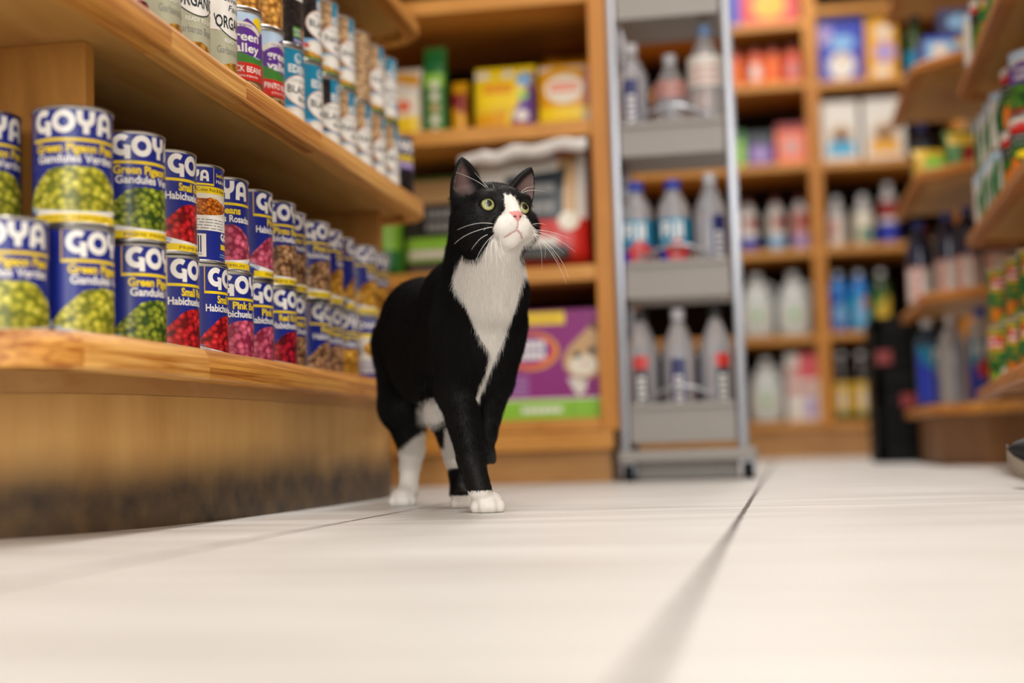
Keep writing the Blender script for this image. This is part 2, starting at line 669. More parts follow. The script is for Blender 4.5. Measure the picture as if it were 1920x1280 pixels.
def offset_poly(pts, d):
    """parallel of an open polyline, to its right-hand side"""
    out = []
    n = len(pts)
    for i in range(n):
        a, b, c = pts[max(i - 1, 0)], pts[i], pts[min(i + 1, n - 1)]
        def nrm(p, q):
            dx, dy = q[0] - p[0], q[1] - p[1]
            l = math.hypot(dx, dy) or 1
            return (dy / l, -dx / l)
        n1 = nrm(a, b) if i > 0 else nrm(b, c)
        n2 = nrm(b, c) if i < n - 1 else nrm(a, b)
        mx, my = n1[0] + n2[0], n1[1] + n2[1]
        l2 = (mx * mx + my * my) or 1
        k = 2 * d / l2
        out.append((b[0] + mx * k, b[1] + my * k))
    return out


def round_corner(a, b, c, r, n=6):
    A, B, Cc = Vector(a), Vector(b), Vector(c)
    u, v = (A - B).normalized(), (Cc - B).normalized()
    p, q = B + u * r, B + v * r
    return [tuple((1 - t) ** 2 * p + 2 * t * (1 - t) * B + t * t * q) for t in [k / n for k in range(n + 1)]]


def densify(pts, step=0.06):
    out = [pts[0]]
    for a, b in zip(pts, pts[1:]):
        k = max(1, int(math.hypot(b[0] - a[0], b[1] - a[1]) / step))
        out += [(a[0] + (b[0] - a[0]) * i / k, a[1] + (b[1] - a[1]) * i / k) for i in range(1, k + 1)]
    return out


def shelf_with_edge(parent, edge, back, ztop, th, mats, joints=(), board_mat=None, edge_w=0.03, lip=0.0, bev=0.006):
    """edge: open outline of the front (outside on its right-hand side); back: points that close the board"""
    inner = offset_poly(edge, -edge_w)
    bm = bmesh.new()
    prism(bm, list(inner) + list(back), ztop - th * 0.55, ztop)
    sh = link('shelf', to_mesh('shelf', bm, board_mat or PLYSHELF), parent)
    tt = th + lip
    prof = [(-edge_w, 0), (-0.002, 0), (0, 0.002), (0, tt - bev - 0.001), (-0.001, tt - bev + 0.001), (-bev * .55, tt - 0.0015), (-bev * .55 - 0.002, tt)]
    prof += [(-bev * .55 - 0.004, tt), (-bev * .55 - 0.0045, th), (-edge_w, th)] if lip else [(-edge_w, tt)]
    e = densify(edge)
    bm = bmesh.new()
    rows = []
    for o, z in prof:
        rows.append([bm.verts.new((p[0], p[1], ztop - th + z)) for p in offset_poly(e, o)])
    for j in range(len(prof)):
        a, b = rows[j], rows[(j + 1) % len(prof)]
        for i in range(len(e) - 1):
            f = bm.faces.new((a[i], a[i + 1], b[i + 1], b[i]))
            ym = (e[i][1] + e[i + 1][1]) / 2
            f.material_index = sum(1 for t in joints if ym > t) % len(mats)
    bm.faces.new([r[0] for r in rows]); bm.faces.new([r[-1] for r in rows][::-1])
    ed = link('edge_strip', to_mesh('edge_strip', bm, mats, smooth=True), sh)
    ed['label'] = 'golden finger-jointed pine edge strip'
    return sh


# the can gondola beside the cat
GON = thing('shelf_unit', (0, 0, 0), 'golden pine shelf unit stacked with food cans beside the cat, scuffed plywood foot', 'shelving unit')
low_edge = [(-1.0, 1.07)] + [(-0.80, 1.085), (-0.70, 1.105), (-0.632, 1.128), (-0.601, 1.174), (-0.591, 1.245), (-0.588, 1.36), (-0.588, 1.5),
                             (-0.594, 1.8), (-0.598, 2.1)] + round_corner((-0.6, 2.2), (-0.602, 2.42), (-0.9, 2.5), 0.08) + [(-1.0, 2.53)]
# outline runs away from the camera with the aisle on its right-hand side
shelf_with_edge(GON, low_edge, [(-1.0, 2.4), (-1.0, 1.2)], 0.1765, 0.021, [PINE_A, PINE_C, PINE_B, PINE_A], (1.19, 1.425, 1.80), lip=0.0125, bev=0.011)
up_edge = [(-1.0, 1.02)] + round_corner((-0.8, 1.03), (-0.566, 1.05), (-0.572, 1.4), 0.11) + [(-0.576, 1.45), (-0.578, 1.8)] + round_corner((-0.578, 2.2), (-0.578, 2.41), (-0.8, 2.49), 0.06) + [(-1.0, 2.53)]
shelf_with_edge(GON, up_edge, [(-1.0, 2.4), (-1.0, 1.2)], 0.4985, 0.023, [PINE_B, PINE_C, PINE_A, PINE_C], (1.33, 1.50, 1.77), lip=0.007, bev=0.006)
shelf_with_edge(GON, up_edge, [(-1.0, 2.4), (-1.0, 1.2)], 0.822, 0.0245, [PINE_A, PINE_B, PINE_C, PINE_A], (1.33, 1.60, 1.95))
kick_line = [(-1.0, 1.2), (-0.86, 1.215), (-0.76, 1.265), (-0.70, 1.34), (-0.664, 1.43), (-0.640, 1.56), (-0.625, 1.72), (-0.615, 1.95),
             (-0.612, 2.2), (-0.63, 2.30), (-0.68, 2.36), (-1.0, 2.44)]
kick_line = densify(kick_line, 0.03)
bm = bmesh.new()
prism(bm, kick_line + offset_poly(kick_line, -0.018)[::-1], 0.0, 0.142)
o = link('kick_board', to_mesh('kick_board', bm, KICK, smooth=True), GON)
o['label'] = 'maple plywood kick board, grey scuffs along its foot'
rail = offset_poly(kick_line, 0.0025)
bm = bmesh.new()
prism(bm, rail + offset_poly(kick_line, -0.03)[::-1], 0.1424, 0.1645)
link('kick_rail', to_mesh('kick_rail', bm, wood('kick_rail_ply', 'd0a468', 'b27f44', (9, 1.6, 9), grain=2, seed=3.3), smooth=True), GON)
for yy, xs in ((1.276, (-0.650, -0.69, -0.66)), (2.325, (-0.647, -0.672, -0.66))):
    for (z0, z1), xe in zip(((0.1767, 0.4856), (0.4987, 0.8083), (0.8222, 1.15)), xs):
        bm = bmesh.new()
        add_box(bm, -1.0, yy, z0, xe, yy + 0.019, z1, bev=0.001)
        link('divider_panel', to_mesh('divider_panel', bm, PANELW), GON)
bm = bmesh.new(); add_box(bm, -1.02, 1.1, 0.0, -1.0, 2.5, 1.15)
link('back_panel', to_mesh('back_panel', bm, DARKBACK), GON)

# ------------------------------------------------------------------ food cans
CAN_R, CAN_H = 0.0381, 0.1127


def can_body_mesh():
    bm = bmesh.new()
    R, H = CAN_R, CAN_H
    prof = [(0, 0.003), (R - 0.004, 0.003), (R - 0.0025, 0.0), (R - 0.0006, 0.0006), (R, 0.0018), (R - 0.0004, 0.003), (R - 0.0017, 0.0042),
            (R - 0.0017, H - 0.0042), (R - 0.0004, H - 0.003), (R, H - 0.0018), (R - 0.0006, H - 0.0006), (R - 0.002, H), (R - 0.0034, H - 0.0008),
            (R - 0.0042, H - 0.004), (R - 0.007, H - 0.0036), (R - 0.011, H - 0.0044), (0, H - 0.0044)]
    lathe(bm, prof, 40)
    return to_mesh('can_body', bm, STEEL, smooth=True)


CAN_BODY = can_body_mesh()
LR = CAN_R - 0.0014
V0, V1 = 3.6, 109.2
HALF = math.pi * LR * 1000


def base_art(mat):
    a = Art()
    a.rect(-HALF, V0, HALF, V1, mat, 0)
    return a


def round_logo(a, u0, v0, h, mat, layer=3, k=1.0):
    """the big soft four-letter word GOYA; returns its width"""
    w = 0.27 * h
    W = h * 0.96 * k
    def X(x): return u0 + x * h * k
    def Y(y): return v0 + y * h
    # G: an open ring with a bar that drops below the line
    a.arc(X(.43), Y(.52), .33 * h * k, 52, 305, w, mat, layer, 22, .36 * h)
    a.stroke([(X(.66), Y(.50)), (X(.66), Y(-.12))], w * .95, mat, layer)
    a.rect(X(.50), Y(.40), X(.70), Y(.53), mat, layer)
    # O
    pts = [(X(1.27 + .335 * math.cos(t)), Y(.5 + .36 * math.sin(t))) for t in [2 * math.pi * i / 26 for i in range(26)]]
    a.stroke(pts, w, mat, layer, closed=True)
    # Y
    a.arc(X(2.13), Y(.68), .25 * h * k, 180, 360, w, mat, layer, 14, .27 * h)
    a.stroke([(X(1.88), Y(.67)), (X(1.88), Y(.98))], w, mat, layer)
    a.stroke([(X(2.38), Y(.67)), (X(2.38), Y(.98))], w, mat, layer)
    a.stroke([(X(2.13), Y(.45)), (X(2.13), Y(-.02))], w, mat, layer)
    # A
    a.arc(X(2.98), Y(.60), .25 * h * k, 0, 180, w, mat, layer, 14, .26 * h)
    a.stroke([(X(2.73), Y(.62)), (X(2.70), Y(-.02))], w, mat, layer)
    a.stroke([(X(3.23), Y(.62)), (X(3.27), Y(-.02))], w, mat, layer)
    a.rect(X(2.74), Y(.20), X(3.22), Y(.42), mat, layer)
    return a


def mound(s=1.0, dx=0.0, top=57, low=9):
    rr = random.Random(4)
    pts = []
    for k in range(25):
        t = -1 + 2 * k / 24
        y = low + 9 + (top - low - 9) * (1 - abs(t) ** 2.5) + rr.uniform(-1.2, 1.2)
        pts.append((dx + 57 * s * t, y))
    for k in range(1, 16):
        t = 1 - 2 * k / 16
        pts.append((dx + 57 * s * t, low + 8 * t * t))
    return pts


def goya(bean, line1, line2, w1, w2):
    a = base_art(P('blue'))
    # gold frame line around the name panel
    a.rect(-47.5, 80, -46.2, V1, P('gold'), 1); a.rect(46.2, 80, 47.5, V1, P('gold'), 1)
    a.rect(-47.5, 78.6, 47.5, 81.6, P('yellow'), 1)
    round_logo(a, -42.5, 86, 22.0, P('white'), 3, 1.08)
    a.text(line1, 0, 68.5, 8.6, P('yellow'), 3, width=w1, align='c', bold=0.035)
    a.text(line2, 0, 58.8, 8.2, P('white'), 3, width=w2, align='c', bold=0.025)
    # white bowl, heap of beans
    a.poly([(-60 + 120 * k / 20, 4 + 17 * abs(-1 + 2 * k / 20) ** 2.2) for k in range(21)] + [(60 - 120 * k / 20, 17 + 9 * abs(1 - 2 * k / 20) ** 2.2) for k in range(21)], P('white'), 1)
    a.poly(mound(top=56, low=13), bean, 2)
    a.rect(-47.5, V0, 47.5, 11.0, P('yellow'), 3)
    a.text('PRIME PREMIUM', 0, 5.4, 3.6, P('brown'), 4, width=62, align='c')
    # weight lines on the lower corner
    for i, (s, w) in enumerate((('NET WT.', 12), ('PESO NETO', 20), ('15.5 OZ (439g)', 27))):
        a.text(s, -67, 22.5 - i * 4.2, 3.3, P('ltblue'), 4, width=w, bold=0.01)
    # side panels of small print
    a.lines(78, 20, 108, 66, 12, P('offwhite'), 2)
    a.rect(-106, 12, -82, 66, P('white'), 1); a.bars(-104, 18, -84, 60, P('navy'), 20, 2)
    return a


def goya_back():
    """a can turned to its recipe side"""
    a = base_art(P('blue'))
    a.rect(-60, 88, 14, 90.4, P('yellow'), 1)
    a.rect(13, 88, 14, V1, P('gold'), 1)
    round_logo(a, -38, 93, 12.5, P('white'), 3, 1.05)
    a.rect(-60, 79, 40, 87, P('yellow'), 1)
    a.text('Cuban Rice & Beans', -8, 81.3, 4.0, P('black'), 2, width=42)
    a.text('Small Red Beans', 17, 99, 4.2, P('yellow'), 2, width=34, bold=.02)
    a.text('Habichuelas', 17, 92, 4.2, P('white'), 2, width=34, bold=.02)
    a.rect(-60, 54, 40, 79, P('cream'), 1)
    a.poly(mound(0.82, -4, 74, 54), MATS['beans_rice'], 2)
    a.rect(-60, 37, 40, 54, P('white'), 1)
    a.lines(-36, 39, 30, 52, 4, P('grey'), 2, 0.35)
    a.rect(-40, 7, 2, 33, P('white'), 1)
    a.bars(-36, 12, -3, 31, P('navy'), 24, 2)
    a.text('0 41331 02437', -36, 8.3, 2.6, P('black'), 2, width=33)
    round_logo(a, 24, 27, 8.5, P('white'), 3, 1.0)
    a.rect(24, 17, 55, 23, P('yellow'), 1)
    a.lines(22, 8, 52, 13, 2, P('ltblue'), 2)
    return a


def goya_old():
    """small name panel over a white label"""
    a = base_art(P('blue'))
    round_logo(a, -30, 91, 12, P('white'), 3, 1.3)
    a.rect(-60, 78, 60, 84, P('yellow'), 1)
    a.rect(-60, 22, 60, 78, P('offwhite'), 1)
    a.ell(18, 60, 26, 14, MATS['beans_garbanzo'], 2)
    a.ell(-22, 55, 12, 12, P('grey'), 2)
    a.rect(-60, V0, 60, 12, P('white'), 1)
    a.lines(-40, 26, 40, 44, 4, P('blue'), 2)
    return a


def eden(bean, word, w, front=False, spin=0.0):
    a = base_art(bean if not front else P('teal'))
    if not front:
        a.rect(-4, V0, 34, V1, P('teal'), 1)
        a.rect(34, V0, 42, V1, bean, 1)
    else:
        a.rect(-44, 70, 44, V1, P('teal'), 1)
    a.arc(14 if not front else 0, 97, 6.2, 0, 360, 1.3, P('white'), 3)
    a.arc(14 if not front else 0, 97, 3.4, 150, 330, 1.6, P('white'), 3)
    a.text('EDEN', 14 if not front else 0, 77.5, 10.5, P('white'), 3, width=34, align='c', bold=.03)
    a.ell(8, 54, 33, 22, P('rose'), 2)
    a.ell(8, 54, 31.8, 20.8, P('white'), 3)
    a.text('ORGANIC', 4, 65, 4.6, P('grey'), 4, width=34, align='c')
    a.text(word, 4, 50, 10.5, P('slate'), 4, width=w, align='c', bold=.015)
    a.text('BEANS', 12, 40, 6.2, P('slate'), 4, width=26, align='c', bold=.01)
    a.poly([(-6, 33), (46, 26), (46, 37), (24, 40), (-6, 41)], P('teal'), 1)
    a.text('No Salt Added', 4, 34, 3.4, P('white'), 4, width=32)
    # sunrise over fields
    a.poly([(-46, V0), (46, V0), (46, 24), (20, 31), (-10, 33), (-46, 30)], P('ltblue'), 2)
    a.ell(-4, 20, 24, 11, P('cream'), 3); a.ell(-4, 20, 14, 7, P('white'), 4)
    a.poly([(-46, V0), (46, V0), (46, 13), (20, 11), (0, 12), (-24, 15), (-46, 12)], MATS['beans_garbanzo'], 5)
    a.poly([(-46, V0), (46, V0), (46, 8), (10, 7), (-46, 6)], P('green'), 6)
    a.ell(-24, 22, 4, 3.5, P('pinkred'), 4)
    return a


def green_valley(word, bean, w, dx=0.0):
    a = base_art(P('sky'))
    a.ell(24 + dx, 96, 10, 10, P('yellow'), 1)
    a.poly([(-HALF, 56), (HALF, 56), (HALF, 84), (80, 92), (60, 82), (44, 90), (30, 88), (18, 96), (6, 102), (-8, 92), (-20, 84), (-34, 92), (-52, 84), (-70, 94), (-90, 82), (-HALF, 86)], P('purple'), 2)
    a.arc(0, 70, 32, 35, 145, 6.5, P('offwhite'), 3, 16, 24)
    a.text('organic', 0, 91, 4.6, P('purple'), 4, width=26, align='c')
    a.text('green', 2, 74, 11, P('white'), 4, width=44, align='c', bold=.02)
    a.text('valley', 2, 60, 11, P('white'), 4, width=44, align='c', bold=.02)
    a.poly([(-HALF, 44), (HALF, 44), (HALF, 55), (70, 60), (48, 56), (20, 54), (-10, 60), (-40, 66), (-70, 56), (-HALF, 55)], P('green'), 5)
    a.ell(-36, 58, 6, 7, P('lime'), 6); a.ell(40, 60, 3, 8, P('lime'), 6)
    a.rect(-HALF, 26, HALF, 47, P('red'), 6)
    a.text(word, 2, 35.5, 7.5, P('white'), 7, width=w, align='c', bold=.01)
    a.text('good source of dietary fiber', 4, 29.5, 3.0, P('white'), 7, width=36, align='c')
    a.rect(-HALF, V0, HALF, 26, P('brown'), 6)
    a.ell(2, 14, 30, 10.2, P('tan'), 7); a.ell(2, 14, 26.5, 8.5, bean, 8)
    return a


def seven_farms(bean, word, pale):
    a = base_art(P(pale))
    a.rect(-HALF, 63, HALF, V1, P('white'), 1)
    a.arc(0, 82, 29, 180, 360, 1.2, P('slate'), 3, 20, 25)
    a.poly([(29 * math.cos(t), 82 + 25 * math.sin(t)) for t in [math.pi + math.pi * i / 20 for i in range(21)]], P('white'), 2)
    a.stroke([(-60, 63), (-25, 63)], 0.6, P('rose'), 2); a.stroke([(25, 63), (60, 63)], 0.6, P('rose'), 2)
    a.text('Seven', -4, 99, 6.5, P('slate'), 4, width=26, align='c', slant=.25)
    a.text('Farms', 6, 88, 7.5, P('slate'), 4, width=32, align='c', slant=.25)
    a.arc(18, 101, 5, 20, 300, .8, P('slate'), 4)
    a.text('ORGANIC', 0, 67, 14.5, P('slate'), 4, width=56, align='c', bold=.02)
    a.text('READY TO EAT', 4, 50, 5.0, P('white'), 4, width=40, align='c', bold=.01)
    a.text(word, 0, 37, 8.5, P('grey'), 4, width=52, align='c')
    rr = random.Random(9)
    a.poly([(-28, V0), (20, V0), (24, 10), (22, 20), (14, 25), (4, 28), (-8, 27), (-20, 22), (-30, 12)], bean, 4)
    a.lines(-50, 14, -34, 24, 3, P('grey'), 3)
    return a


def bean_all_round(bean, dark=False):
    a = base_art(bean)
    a.rect(-HALF, 82, HALF, V1, P('black') if dark else P('offwhite'), 1)
    a.ell(0, 80, 30, 16, P('white'), 2)
    a.text('ORGANIC', 0, 82, 7, P('slate'), 3, width=44, align='c')
    a.text('beans', 0, 72, 7, P('slate'), 3, width=30, align='c')
    if dark:
        a.rect(-14, 4, 6, 27, P('green'), 2); a.rect(6, 4, 26, 27, P('red'), 2)
        a.rect(-14, 4, 6, 12, P('blue'), 3)
        a.text('NON', -12, 20.5, 4.4, P('white'), 4, width=13); a.text('GMO', -12, 14.5, 4.4, P('white'), 4, width=15)
        a.text('FREE', -12, 6, 4.0, P('white'), 4, width=15)
        a.text('BPA', 8, 20.5, 4.4, P('white'), 4, width=13); a.text('BPS', 8, 14.5, 4.4, P('white'), 4, width=13)
        a.text('FREE', 8, 6, 4.0, P('white'), 4, width=14)
    return a


def dark_goya():
    a = base_art(P('navy'))
    round_logo(a, -40, 84, 20, P('white'), 3, 1.05)
    a.rect(-48, 68, 48, 78, P('yellow'), 1)
    a.text('Black Beans', 0, 70, 5.5, P('navy'), 2, width=52, align='c')
    a.rect(-48, 56, 48, 66, P('lilac'), 1)
    a.poly(mound(top=54, low=6), MATS['beans_black'], 2)
    return a


def white_green(veg, bandcol):
    a = base_art(P('offwhite'))
    a.rect(-HALF, 92, HALF, V1, P('sky'), 1)
    a.poly([(-46, 62), (-28, 100), (-20, 100), (-22, 24), (-40, 20)], P('dkgreen'), 2)
    a.poly([(8, 40), (18, 84), (26, 84), (24, 34)], P('lime'), 2)
    for i in range(7):
        a.rect(32, 24 + i * 10, 38, 30 + i * 10, P('grey'), 2)
    a.text('organic', -6, 76, 8, P('dkgreen'), 3, width=36, align='c')
    a.text('beans', -2, 64, 7, P(bandcol), 3, width=26, align='c')
    a.poly([(-38, V0), (44, V0), (44, 34), (20, 42), (-6, 30), (-38, 22)], MATS[veg], 3)
    a.ell(4, 30, 13, 11, P(bandcol), 4)
    return a


def glory():
    a = base_art(P('offwhite'))
    a.rect(-HALF, 90, HALF, V1, P('offwhite'), 1)
    a.poly([(-HALF, 84), (HALF, 84), (HALF, 92), (0, 97), (-HALF, 92)], P('red'), 2)
    a.text('greens', 0, 97, 8, P('red'), 3, width=40, align='c', bold=.02)
    a.rect(-HALF, 58, HALF, 84, P('black'), 1)
    a.text('seasoned', 0, 74, 7, P('offwhite'), 2, width=44, align='c'); a.text('string beans', 0, 63, 7, P('mint'), 2, width=50, align='c')
    a.rect(-HALF, V0, HALF, 58, MATS['veg_green'], 1)
    a.ell(-16, 22, 13, 20, P('orange'), 2); a.ell(24, 20, 14, 16, P('dkred'), 2); a.ell(8, 46, 18, 7, P('yellow'), 2)
    return a


def valley_veg():
    a = base_art(P('sky'))
    a.poly([(-HALF, 48), (HALF, 48), (HALF, 90), (50, 94), (24, 86), (0, 96), (-24, 90), (-60, 94), (-HALF, 86)], P('purple'), 1)
    a.arc(0, 76, 30, 30, 150, 6, P('offwhite'), 2, 16, 18)
    a.ell(30, 82, 6, 6, P('yellow'), 2)
    a.text('green', 0, 74, 10, P('white'), 3, width=40, align='c', bold=.02); a.text('valley', 0, 61, 10, P('white'), 3, width=40, align='c', bold=.02)
    a.rect(-HALF, V0, HALF, 54, MATS['veg_green'], 2)
    a.rect(-HALF, V0, HALF, 12, P('dkred'), 3)
    return a


def del_monte(bean):
    a = base_art(P('dkgreen'))
    a.rect(-HALF, 104, HALF, V1, P('gold'), 1)
    a.poly([(-28, 66), (26, 62), (30, 96), (-26, 100)], P('yellow'), 2)
    a.poly([(-26, 70), (25, 66), (27, 93), (-24, 96)], P('red'), 3)
    a.text('Del', -2, 84, 9, P('white'), 4, width=20, align='c', bold=.02); a.text('Monte', 0, 72, 10, P('white'), 4, width=42, align='c', bold=.02)
    a.text('quality', 0, 55, 5.5, P('yellow'), 4, width=28, align='c')
    a.text('MIXED', 0, 46, 6.5, P('gold'), 4, width=34, align='c')
    a.poly([(-60, V0), (60, V0), (60, 30), (36, 36), (16, 42), (-8, 34), (-36, 40), (-60, 28)], bean, 3)
    a.ell(-18, 20, 9, 12, P('orange'), 4); a.ell(26, 22, 7, 10, P('cream'), 4); a.ell(6, 14, 8, 7, P('lime'), 4)
    return a


ART = {
    'pigeon': goya(MATS['beans_pigeon'], 'Green Pigeon Peas', 'Gandules Verdes', 82, 78),
    'pigeon2': goya(MATS['beans_pigeon_green'], 'Green Pigeon Peas', 'Gandules Verdes', 82, 78),
    'red': goya(MATS['beans_red'], 'Small Red Beans', 'Habichuelas Coloradas', 62, 92),
    'pink': goya(MATS['beans_pink'], 'Pink Beans', 'Habichuelas Rosadas', 52, 88),
    'pinto': goya(MATS['beans_pinto'], 'Pinto Beans', 'Habichuelas Pintas', 56, 84),
    'kidney': goya(MATS['beans_kidney'], 'Red Kidney Beans', 'Habichuelas Coloradas', 72, 92),
    'garb': goya(MATS['beans_garbanzo'], 'Chick Peas', 'Garbanzos', 50, 48),
    'back': goya_back(), 'old': goya_old(), 'gblack': dark_goya(),
    'eden_black': eden(MATS['beans_black'], 'BLACK', 46, front=True), 'eden_black2': eden(MATS['beans_black'], 'BLACK', 46),
    'eden_navy': eden(MATS['beans_tan'], 'NAVY', 42), 'eden_cann': eden(MATS['beans_tan'], 'CANNELLINI', 56), 'eden_pinto': eden(MATS['beans_tan'], 'PINTO', 44),
    'gv_bean': green_valley('PINTO BEANS', MATS['beans_pinto'], 52), 'gv_bean2': green_valley('BLACK BEANS', MATS['beans_pinto'], 54),
    'farm_g': seven_farms(MATS['beans_garbanzo'], 'Garbanzo Beans', 'sage'), 'farm_k': seven_farms(MATS['beans_kidney'], 'Kidney Beans', 'palesage'),
    'chick': bean_all_round(MATS['beans_chick']), 'bblack': bean_all_round(MATS['beans_black'], True), 'tanall': base_art(MATS['beans_tan']),
    'wg_a': white_green('veg_mix', 'dkred'), 'wg_b': white_green('veg_green', 'dkgreen'), 'wg_c': white_green('veg_mix', 'orange'),
    'glory': glory(), 'vveg': valley_veg(), 'dm_a': del_monte(MATS['veg_mix']), 'dm_b': del_monte(MATS['veg_green']),
}
CAN_NAMES = {}
LABEL_ME = {k: a.build('can_label', wrap(LR), 4.0) for k, a in ART.items()}
ORD = ['first', 'second', 'third', 'fourth', 'fifth', 'sixth', 'seventh', 'eighth', 'ninth', 'tenth', 'eleventh', 'twelfth', 'thirteenth', 'fourteenth']


def can(kind, x, y, z, turn, label, group, extra=0.0):
    """turn: degrees the label front is turned towards the right of someone looking from the aisle floor"""
    a = math.atan2(0 - x, -(0 - y))           # direction to the viewer, as rotation from -Y
    t = thing('food_can', (x, y, z), label, 'can', group, a + math.radians(turn))
    link('can_body', CAN_BODY, t)
    link('label', LABEL_ME[kind], t)
    return t


BEAN_WORDS = dict(pigeon='yellowish pigeon peas', pigeon2='green pigeon peas', red='small red beans', pink='pink beans', pinto='tan pinto beans',
                  kidney='red kidney beans', garb='golden chick peas', back='beans turned recipe side out', old='chick peas', gblack='black beans')
GA = 'blue bean cans on the lower shelf'
upper = [('pigeon', -0.730, 1.2225, 12), ('pigeon', -0.6425, 1.236, 6), ('pigeon2', -0.639, 1.346, 41), ('red', -0.643, 1.436, 77), ('back', -0.643, 1.516, 22),
         ('pink', -0.644, 1.596, 6), ('pink', -0.644, 1.679, 94), ('pinto', -0.643, 1.764, 56), ('pinto', -0.655, 1.843, 60), ('pinto', -0.649, 1.930, 65), ('garb', -0.655, 2.010, 86),
         ('garb', -0.661, 2.092, 110), ('garb', -0.652, 2.185, 72), ('garb', -0.655, 2.268, 40)]
lower = [('pigeon', -0.672, 1.1665, 3), ('pigeon', -0.6435, 1.2375, 56), ('pigeon2', -0.6405, 1.349, 62), ('red', -0.643, 1.440, 77), ('red', -0.641, 1.518, 90),
         ('pink', -0.640, 1.596, 60), ('pink', -0.645, 1.679, 78), ('kidney', -0.643, 1.762, 78), ('pinto', -0.657, 1.841, 70), ('pinto', -0.657, 1.946, 86), ('pinto', -0.662, 2.024, 72),
         ('garb', -0.660, 2.103, 40), ('old', -0.652, 2.188, 30), ('garb', -0.655, 2.268, 50)]
ZL = 0.1771
for i, (k, x, y, tn) in enumerate(upper):
    can(k, x, y, ZL + CAN_H, tn, ('blue can of %s, %s in the top layer on the lower shelf' % (BEAN_WORDS[k], ORD[i])) if k != 'back' else 'blue can turned recipe and barcode side out in the top layer', GA)
for i, (k, x, y, tn) in enumerate(lower):
    can(k, x, y, ZL, tn, 'blue can of %s, %s in the bottom layer on the lower shelf' % (BEAN_WORDS[k], ORD[i]), GA)

can('back', -0.731, 1.2235, ZL, -60, 'blue can set back between the first two of the bottom layer', GA)
TOPW = dict(farm_g='sage can of garbanzo beans', farm_k='pale sage can with red kidney beans', gv_bean='purple can of pinto beans', gv_bean2='purple can of black beans',
            eden_black='teal can of black beans', eden_black2='dark bean can with teal stripe', eden_navy='tan bean can with teal stripe',
            eden_cann='tan cannellini can with teal stripe', eden_pinto='tan pinto can with teal stripe', chick='can wrapped in a chickpea picture', bblack='black bean can with small coloured squares',
            tanall='plain tan bean-print can', gblack='dark blue can of black beans')
GB = 'organic bean cans on the middle shelf'
ZU = 0.4991
row1 = [('farm_g', 1.205, 70), ('farm_k', 1.300, 60), ('farm_g', 1.380, 62), ('farm_g', 1.460, 40), ('farm_g', 1.541, 62), ('gv_bean2', 1.624, 22), ('gv_bean', 1.704, 55), ('eden_black', 1.784, 52), ('eden_black', 1.864, 62),
        ('eden_black2', 1.943, 46), ('eden_navy', 2.021, 50), ('eden_navy', 2.099, 55), ('eden_cann', 2.177, 62), ('eden_pinto', 2.255, 58), ('gblack', 2.345, 30)]
row2 = [('chick', 1.624, 120), ('chick', 1.704, 120), ('bblack', 1.784, 60), ('eden_black2', 1.864, 62), ('eden_navy', 1.943, 54), ('eden_cann', 2.021, 56), ('tanall', 2.099, 90), ('eden_navy', 2.177, 56), ('eden_navy', 2.255, 36)]
ORD.append('fifteenth')
for i, (k, y, tn) in enumerate(row1):
    can(k, -0.634 + 0.014 * max(0, (y - 1.9)) , y, ZU, tn, '%s, %s in the middle shelf bottom layer' % (TOPW[k], ORD[i]), GB)
for i, (k, y, tn) in enumerate(row2):
    can(k, -0.634 + 0.014 * max(0, (y - 1.9)), y, ZU + CAN_H, tn, '%s, %s in the middle shelf top layer' % (TOPW[k], ORD[i]), GB)

# ------------------------------------------------------------------ builders for the shop goods (each at its own base, front towards -Y)


def box_goods(name, x, y, z, w, d, h, art, base, label, cat, group=None, rz=0.0):
    t = thing(name, (x, y, z), label, cat, group, rz)
    bm = bmesh.new(); add_box(bm, -w / 2, -d / 2, 0, w / 2, d / 2, h, bev=min(w, d, h) * 0.03)
    link('carton', to_mesh('carton', bm, base), t)
    if art:
        link('front_print', art.build('front_print', flat(-d / 2), 0), t)
    return t


def pouch_mesh(w, d, h, mats, pinch=0.25, gus=0.0, n=14):
    """a filled bag: flat seal along the top, bulging belly"""
    bm = bmesh.new()
    rings = []
    rr = random.Random(int(w * 1e4 + h * 1e3))
    for j in range(n + 1):
        v = j / n
        belly = (math.sin(min(1, v / 0.12) * math.pi / 2)) * (1 - max(0, (v - 0.55) / 0.45) ** 1.6 * (1 - 0.06))
        dd = d * max(0.05, belly) / 2
        ww = w / 2 * (1 - pinch * 0.15 * math.sin(math.pi * v)) * (0.97 if j == 0 else 1)
        ring = []
        for k in range(24):
            a = 2 * math.pi * k / 24
            c, s_ = math.cos(a), math.sin(a)
            q = 1 / (abs(c) ** 4 + abs(s_) ** 4) ** 0.25
            ring.append(bm.verts.new((ww * c * q + rr.uniform(-1, 1) * 0.003 * w / 0.2, dd * s_ * q + rr.uniform(-1, 1) * 0.004 * min(1, belly + .1), h * v)))
        rings.append(ring)
    for a, b in zip(rings, rings[1:]):
        for k in range(24):
            bm.faces.new((a[k], a[(k + 1) % 24], b[(k + 1) % 24], b[k]))
    bm.faces.new(rings[0][::-1]); bm.faces.new(rings[-1])
    return bm


